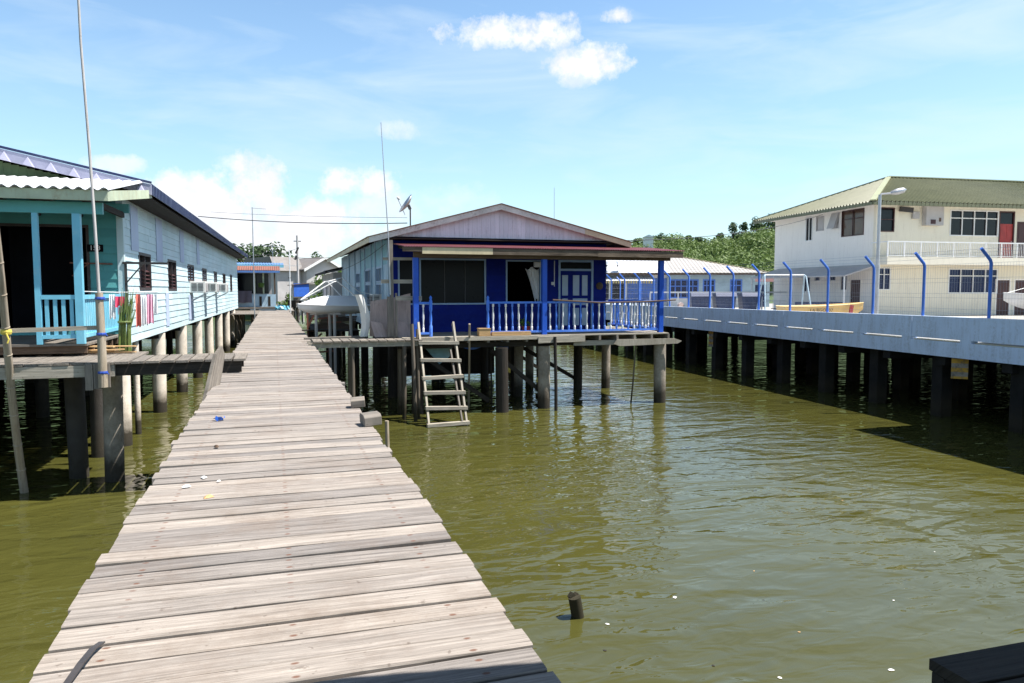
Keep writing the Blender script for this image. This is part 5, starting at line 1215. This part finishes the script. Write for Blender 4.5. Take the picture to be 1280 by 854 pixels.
# yard furniture
hb = thing('shade_frame', 'long white topped railing frame in the yard below the blue building', 'railing', (24.6,42.5,2.17), R(-17.7))
mb = MB(); mb.beam((-1.6,0,1.25),(9.5,0,1.25),.12,.1); mb.build('rail', m_white, hb); mb = MB(); mb.beam((-1.6,0,.7),(9.5,0,.7),.05,.05); mb.build('rail', m_white, hb)
for k in range(7):
    mb = MB(); mb.beam((-1.6+k*1.8,0,0),(-1.6+k*1.8,0,1.2),.07,.07); mb.build('post', m_white, hb)
def bin_(label, x, y, w):
    t = thing('rubbish_bin', label, 'bin', (x, y, 2.17), R(-14), 'dark blue bins in the yard'); mb = MB(); mb.prism([(-w/2*.85,.15),(w/2*.85,.15),(w/2,1.0),(-w/2,1.0)], (0,-.4,0), (1,0,0), (0,0,1), (0,.8,0)); mb.build('body', m_binb, t, bevel=.03)
    mb = MB(); mb.prism([(-.5,0),(.5,0),(.4,.16),(-.35,.24)], (-w/2-.03,0,1.003), (0,1,0), (0,0,1), (w+.06,0,0)); mb.build('lid', m_binb, t, bevel=.02)
    mb = MB()
    for k in range(5): mb.bx(-w/2*.8+k*w*.2-.02,-w/2*.8+k*w*.2+.02,-.44,-.402,.25,.92)
    mb.build('rib', m_binb, t)
    for sx in (-1,1):
        mb = MB(); mb.lathe([(.09,-.03),(.1,0),(.09,.03)], (sx*w*.35,-.3,.1), 10, axis=(1,0,0)); mb.build('wheel', m_dsteel, t)
m_binb = paint('navy_plastic', (.03,.05,.13), .45, .2, 2)
bin_('first big dark blue bin in the yard, leftmost of the row', 24.4, 39.3, 1.25); bin_('second big dark blue bin in the yard, middle of the row', 25.85, 38.9, 1.25); bin_('third big dark blue bin in the yard, rightmost of the row', 27.3, 38.4, 1.2)
mb = MB(); mb.lathe([(.14,-.1),(.28,-.1),(.3,0),(.28,.1),(.14,.1)], (0,0,.75), 20, axis=(.3,-1,0)); o = mb.build('rope_reel', m_ply); o.location = (23.2,39.4,2.05); o.scale = (.75,.75,.75); tag(o,'pale pinkish round reel standing left of the dark bins','reel')
sw = thing('swing_frame', 'white and pale blue swing set frame in the yard', 'swing set', (23.25,31.5,2.17), R(-18))
mb = MB(); mb.tube([(0,0,2.15),(1.95,0,2.15)], .035, 8); mb.build('top_bar', m_white, sw)
for x in (0, 1.95):
    for s in (-1, 1):
        mb = MB(); mb.tube([(x,0,2.15),(x+(.05 if x else -.05),s*.12,2.08),(x+(.12 if x else -.12)*1.5,s*.75,0)], .035, 8); mb.build('leg', m_sidebl, sw, smooth=True)
for x in (.6,1.3):
    mb = MB(); mb.tube([(x-.18,0,2.12),(x-.18,0,.5)], .008, 4); mb.tube([(x+.18,0,2.12),(x+.18,0,.5)], .008, 4); mb.build('chain', m_steel, sw); mb = MB(); mb.bx(x-.22,x+.22,-.1,.1,.46,.5); mb.build('seat', m_dark, sw)
ob = boat('pale orange wooden boat with dark lettering resting behind the jetty wall', (21.9,28.45,2.25), R(-17), 3.75, 1.4, .58, m_orange, m_orange)
text('LA RGOJ 07', .2, Matrix.Translation((1.55,-.705,.42)) @ Euler((R(90),0,0)).to_matrix().to_4x4(), m_brown, ob, 'lettering', .004)
mb = MB(); mb.beam((2.85,-.66,.12),(2.95,-.6,.66),.16,.05,up=(0,1,0)); mb.build('red_band', m_red, ob)
wb = boat('white boat with pointed bow parked in the yard at the right edge', (31.9,21.3,2.75), R(162), 4.1, 1.5, .55, m_hull, m_white)
mb = MB(); mb.tube([(3.95,0,.72),(2.4,0,1.15),(.6,0,1.3)], .012, 5); mb.build('stay_rope', m_white, wb)
mb = MB(); mb.bx(.7,1.0,-.5,.5,-.57,.02); mb.bx(2.6,2.9,-.4,.4,-.57,.12); mb.build('trestle', m_brown, wb)
mb = MB(); mb.bx(-1.1,1.1,-.5,.5,0,.6); mb.prism([(-1.1,.603),(1.2,.603),(1.5,.3),(1.5,.603),(1.1,.75),(-1.1,.75)], (0,-.52,0), (1,0,0), (0,0,1), (0,1.04,0)); o = mb.build('covered_cart', m_binb); o.location = (28.3,33.6,2.17); o.rotation_euler = (0,0,R(-15)); tag(o,'low dark blue covered cart by the side door of the cream house','cart')

nb_ = thing('unseen_shade_block', 'unseen tall cream block with green hip roof, added to shade the water by the jetty', 'building', (18.75,13.25,2.17), R(-4.1))  # building outside the view, added to throw a shadow on the water
NW, ND = 11.0, 11.5
Nf = wall_frame((0,0,0),(0,-1,0),(-1,0,0)); Nb = wall_frame((0,0,0),(1,0,0),(0,1,0)); Ns = wall_frame((0,-ND,0),(1,0,0),(0,-1,0))
nh = [(1.2,2.8,1.0,2.2),(4.6,6.2,1.0,2.2),(8.0,9.6,1.0,2.2),(1.2,2.8,3.9,5.1),(4.6,6.2,3.9,5.1),(8.0,9.6,3.9,5.1)]
for W_, L_, n_ in ((Nf, ND, 'west'), (Nb, NW, 'north'), (Ns, NW, 'south')):
    mb = MB(); plain_wall(mb, W_, L_-(.2 if n_ == 'west' else 0), 0, 5.6, [h for h in nh if h[1] < L_-1], .2, s0=.0 if n_ == 'west' else .203); mb.build('wall', m_yellow, nb_)
    for h in nh:
        if h[1] < L_-1: window(nb_, W_, *h, m_white, m_glass, 2, .27)
mb = MB(); mb.prism([(-.75,5.5),(NW+.75,5.5),(NW+.75,5.62),(NW-4.6,7.6),(4.6,7.6),(-.75,5.62)], (0,-ND-.7,0), (1,0,0), (0,0,1), (0,ND+1.4,0)); mb.build('roof', m_groof, nb_)
# ------------------------------------------------------------------ overhead wires
def wire(label, a, b, sag, r, group='overhead cables'):
    a, b = Vector(a), Vector(b); pts = [a.lerp(b, k/16)-Vector((0,0,4*sag*(k/16)*(1-k/16))) for k in range(17)]
    mb = MB(); mb.tube(pts, r, 5); return tag(mb.build('overhead_cable', m_cable), label, 'cable', group)
wire('thick black cable spanning from the mint house to the blue house roof', (-2.6,30,6.3), (3.92,22.75,5.62), .1, .014)
wire('thin cable just above the thick one between the two houses', (-2.6,36,7.05), (3.92,22.75,5.78), .05, .006)
wire('thin cable from the blue house corner down to its side wall', (3.3,23.15,5.0), (2.6,41,4.6), .3, .01)
wire('cable from the far power pole to the far cabin roof', (2.3,76,7.6), (-2.2,60,6.2), .25, .018)
wire('cable from the far power pole to the white post', (2.3,76,6.6), (1.08,53.5,6.2), .3, .015)
wire('cable from the far power pole behind the blue house', (2.3,76,6.7), (7.0,40,6.0), .3, .02)
wire('long thin cable crossing in front of the wooded hill to the cream house', (11.2,23,5.25), (31.4,37.0,8.1), .35, .013)

# ------------------------------------------------------------------ near right: landing corner, shelter overhead, floating bits
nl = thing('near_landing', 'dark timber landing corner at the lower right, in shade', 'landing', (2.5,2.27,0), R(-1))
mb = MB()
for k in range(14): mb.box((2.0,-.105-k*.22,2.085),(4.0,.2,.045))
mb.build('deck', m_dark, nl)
mb = MB(); mb.bx(0,4,-.08,-.02,1.86,2.06); mb.bx(0.0,.07,-3,-.083,1.86,2.06); mb.build('edge_beam', m_dark, nl)
for x, y in ((.3,-.4),(.3,-2.6),(3.6,-.4),(3.6,-2.6)): pile_part(nl, x, y, .1, 1.86, m_pilewood)
sh2 = thing('shelter_roof', 'corrugated shelter roof on posts over the near end of the boardwalk', 'shelter', (2.44,2.2,0), R(-8.8))
mb = MB(); Wz = Matrix(((1,0,0,0),(0,-1,0,0),(0,0,1,5.0),(0,0,0,1))); mb.sheet(-2.9,5.2,lambda s:(0,6.5),.2,.02,Wz); mb.build('roof', m_rustroof, sh2)
for x, y in ((.5,-.9),(4.6,-.6),(-3.3+.6,-4.8),(4.6,-5.9)):
    mb = MB(); mb.bx(x,x+.12,y,y+.12,-1.5 if y < -3 else 2.1,4.97); mb.build('post', m_dark, sh2)
for (x, y, r, m, lb) in ((2.13,5.45,.035,m_offw,'pale cream leaf floating on the water near the landing corner'), (2.37,5.13,.03,m_dark,'small dark seed pod floating on the water'), (2.85,6.6,.03,m_offw,'white flake floating right of the rotten stump'),
                     (3.9,5.1,.03,m_offw,'white flake floating on the open water beyond the landing corner'), (5.0,4.9,.035,m_offw,'white flake floating at the far right'), (3.9,7.0,.04,m_offw,'long white scrap floating farthest from the boardwalk')):
    chip('floating_scrap', lb, 'debris', x+.5, y+.5, .006, r, m, 'bits floating on the water', .1)
for i, (px_, d_) in enumerate(((700,9.5),(900,6.9),(1010,7.6),(1130,8.4),(800,11.5),(1060,12.5),(1180,10.0),(760,7.2),(950,9.3),(1220,7.0))):
    a_ = math.atan((px_-640)/930)+R(17.73); r_ = d_/math.cos(a_-R(17.73)); chip('floating_scrap', 'tiny floating fleck among those scattered over the open water', 'debris', r_*math.sin(a_), r_*math.cos(a_), .005, random.uniform(.012,.024), (m_offw, m_dark, m_box)[i % 3], 'tiny flecks floating on the water', .1)
mb = MB(); mb.tube([(0,0,.01),(.1,.02,.02),(.22,.01,.01)], .02, 6, r1=.01); mb.tube([(.1,.02,.02),(.16,.06,.03)], .01, 5); o = mb.build('driftwood', m_dark); o.location = (3.75,4.6,0); tag(o,'short dark piece of driftwood floating near the landing corner','driftwood')

# ------------------------------------------------------------------ camera, light, sky
cam = bpy.data.cameras.new('camera'); co = bpy.data.objects.new('camera', cam); col.objects.link(co); scn.camera = co
co.location = (0,0,3.6); pitch = math.atan(65/930); yaw = math.atan(298/math.hypot(930,65))
co.rotation_euler = (R(90)-pitch, 0, -yaw); cam.sensor_width = 36; cam.lens = 930/1280*36; cam.clip_start = .05; cam.clip_end = 3000
su = bpy.data.lights.new('sun', 'SUN'); su.energy = 5.0; su.angle = R(.5); su.color = (1,.955,.89)
so_ = bpy.data.objects.new('sun', su); col.objects.link(so_); so_.rotation_euler = (-SUNV).to_track_quat('-Z', 'Y').to_euler(); so_.location = SUNV*50

w = bpy.data.worlds.new('World'); scn.world = w; w.use_nodes = True; nt = w.node_tree; bg = nt.nodes['Background']; bg.inputs[1].default_value = .1
class WN(N):
    def __init__(s, t): s.t = t
q = WN(nt)
sky = nt.nodes.new('ShaderNodeTexSky'); sky.sky_type = 'NISHITA'; sky.sun_disc = False; sky.sun_elevation = R(SUN_EL); sky.sun_rotation = R(90+SUN_AZ); sky.air_density = 1.0; sky.dust_density = .6; sky.ozone_density = 1.2
tc = nt.nodes.new('ShaderNodeTexCoord').outputs['Generated']; sp = nt.nodes.new('ShaderNodeSeparateXYZ'); nt.links.new(tc, sp.inputs[0])
az = q.math('ARCTAN2', sp.outputs[0], sp.outputs[1]); el = q.math('ARCSINE', sp.outputs[2])
na = q.noise(tc, 17, 8, .66); nb = q.noise(tc, 50, 6, .65)
nc = q.noise(tc, 30, 5, .6); nn = q.math('ADD', q.math('MULTIPLY', q.math('SUBTRACT', na, .5), 4.2), q.math('MULTIPLY', q.math('SUBTRACT', nb, .5), 1.6))
def sky_dir(px, py):
    f = Vector((math.sin(yaw)*math.cos(pitch), math.cos(yaw)*math.cos(pitch), -math.sin(pitch))); r = Vector((math.cos(yaw), -math.sin(yaw), 0)); u = r.cross(f)
    d = (f+r*((px-640)/930)+u*((427-py)/930)).normalized(); return math.atan2(d.x, d.y), math.asin(d.z)
clouds = [(620,42,70,20,1),(665,40,52,22,1),(700,44,26,16,.9),(742,78,52,22,1),(725,95,22,14,.5),(770,19,19,10,.9),(255,250,75,34,.95),(322,238,52,40,1),(390,278,75,30,1),(330,292,170,32,.9),(448,229,50,20,.95),(480,258,60,22,.5),(502,165,30,13,.5),(148,205,32,11,.6),(560,250,60,20,.25),(300,205,25,10,.4)]
mask = None
for (px, py, sx, sy, k) in clouds:
    a, e = sky_dir(px, py); sx, sy = sx/930, sy/930
    da = q.math('MULTIPLY', q.math('SUBTRACT', az, a), math.cos(e)/sx); de = q.math('MULTIPLY', q.math('SUBTRACT', el, e), 1/sy)
    d = q.math('ADD', q.math('MULTIPLY', da, da), q.math('MULTIPLY', de, de))
    m = q.math('MULTIPLY', q.ramp(q.math('ADD', q.math('SUBTRACT', 1.22, d), nn), .0, 1.25), k)
    mask = m if mask is None else q.math('MAXIMUM', mask, m)
# thin high streaks
cv = nt.nodes.new('ShaderNodeMapping'); cv.inputs['Scale'].default_value = (2.0,2.0,9.0); cv.inputs['Rotation'].default_value = (R(8),R(-14),0); nt.links.new(tc, cv.inputs['Vector'])
ci = q.math('MULTIPLY', q.ramp(q.noise(cv.outputs[0], 2.2, 6, .55, .5), .44, .78), .5)
hz = q.math('MULTIPLY', q.ramp(el, -.02, .42, (1,1,1,1), (0,0,0,1)), .36)
gain = q.mix(1, q.mix(1, sky.outputs[0], (.92,1.06,1.10), 'MULTIPLY'), q.ramp(el, .42, .85, (1,1,1,1), (.34,.34,.37,1)), 'MULTIPLY')
c1 = q.mix(hz, gain, (3.45,4.75,5.3)); c2_ = q.mix(ci, c1, (4.4,5.1,5.5)); c3 = q.mix(mask, c2_, q.mix(q.ramp(nc, .38, .62), (4.9,4.95,5.25), (5.7,5.7,5.9)))
nt.links.new(c3, bg.inputs[0])
vs_ = scn.view_settings; scn.display_settings.display_device = 'sRGB'; vs_.view_transform = 'Standard'; vs_.look = 'None'; vs_.gamma = 1; vs_.exposure = 1.0; vs_.use_curve_mapping = False
scn.cycles.max_bounces = 6; scn.cycles.use_denoising = True
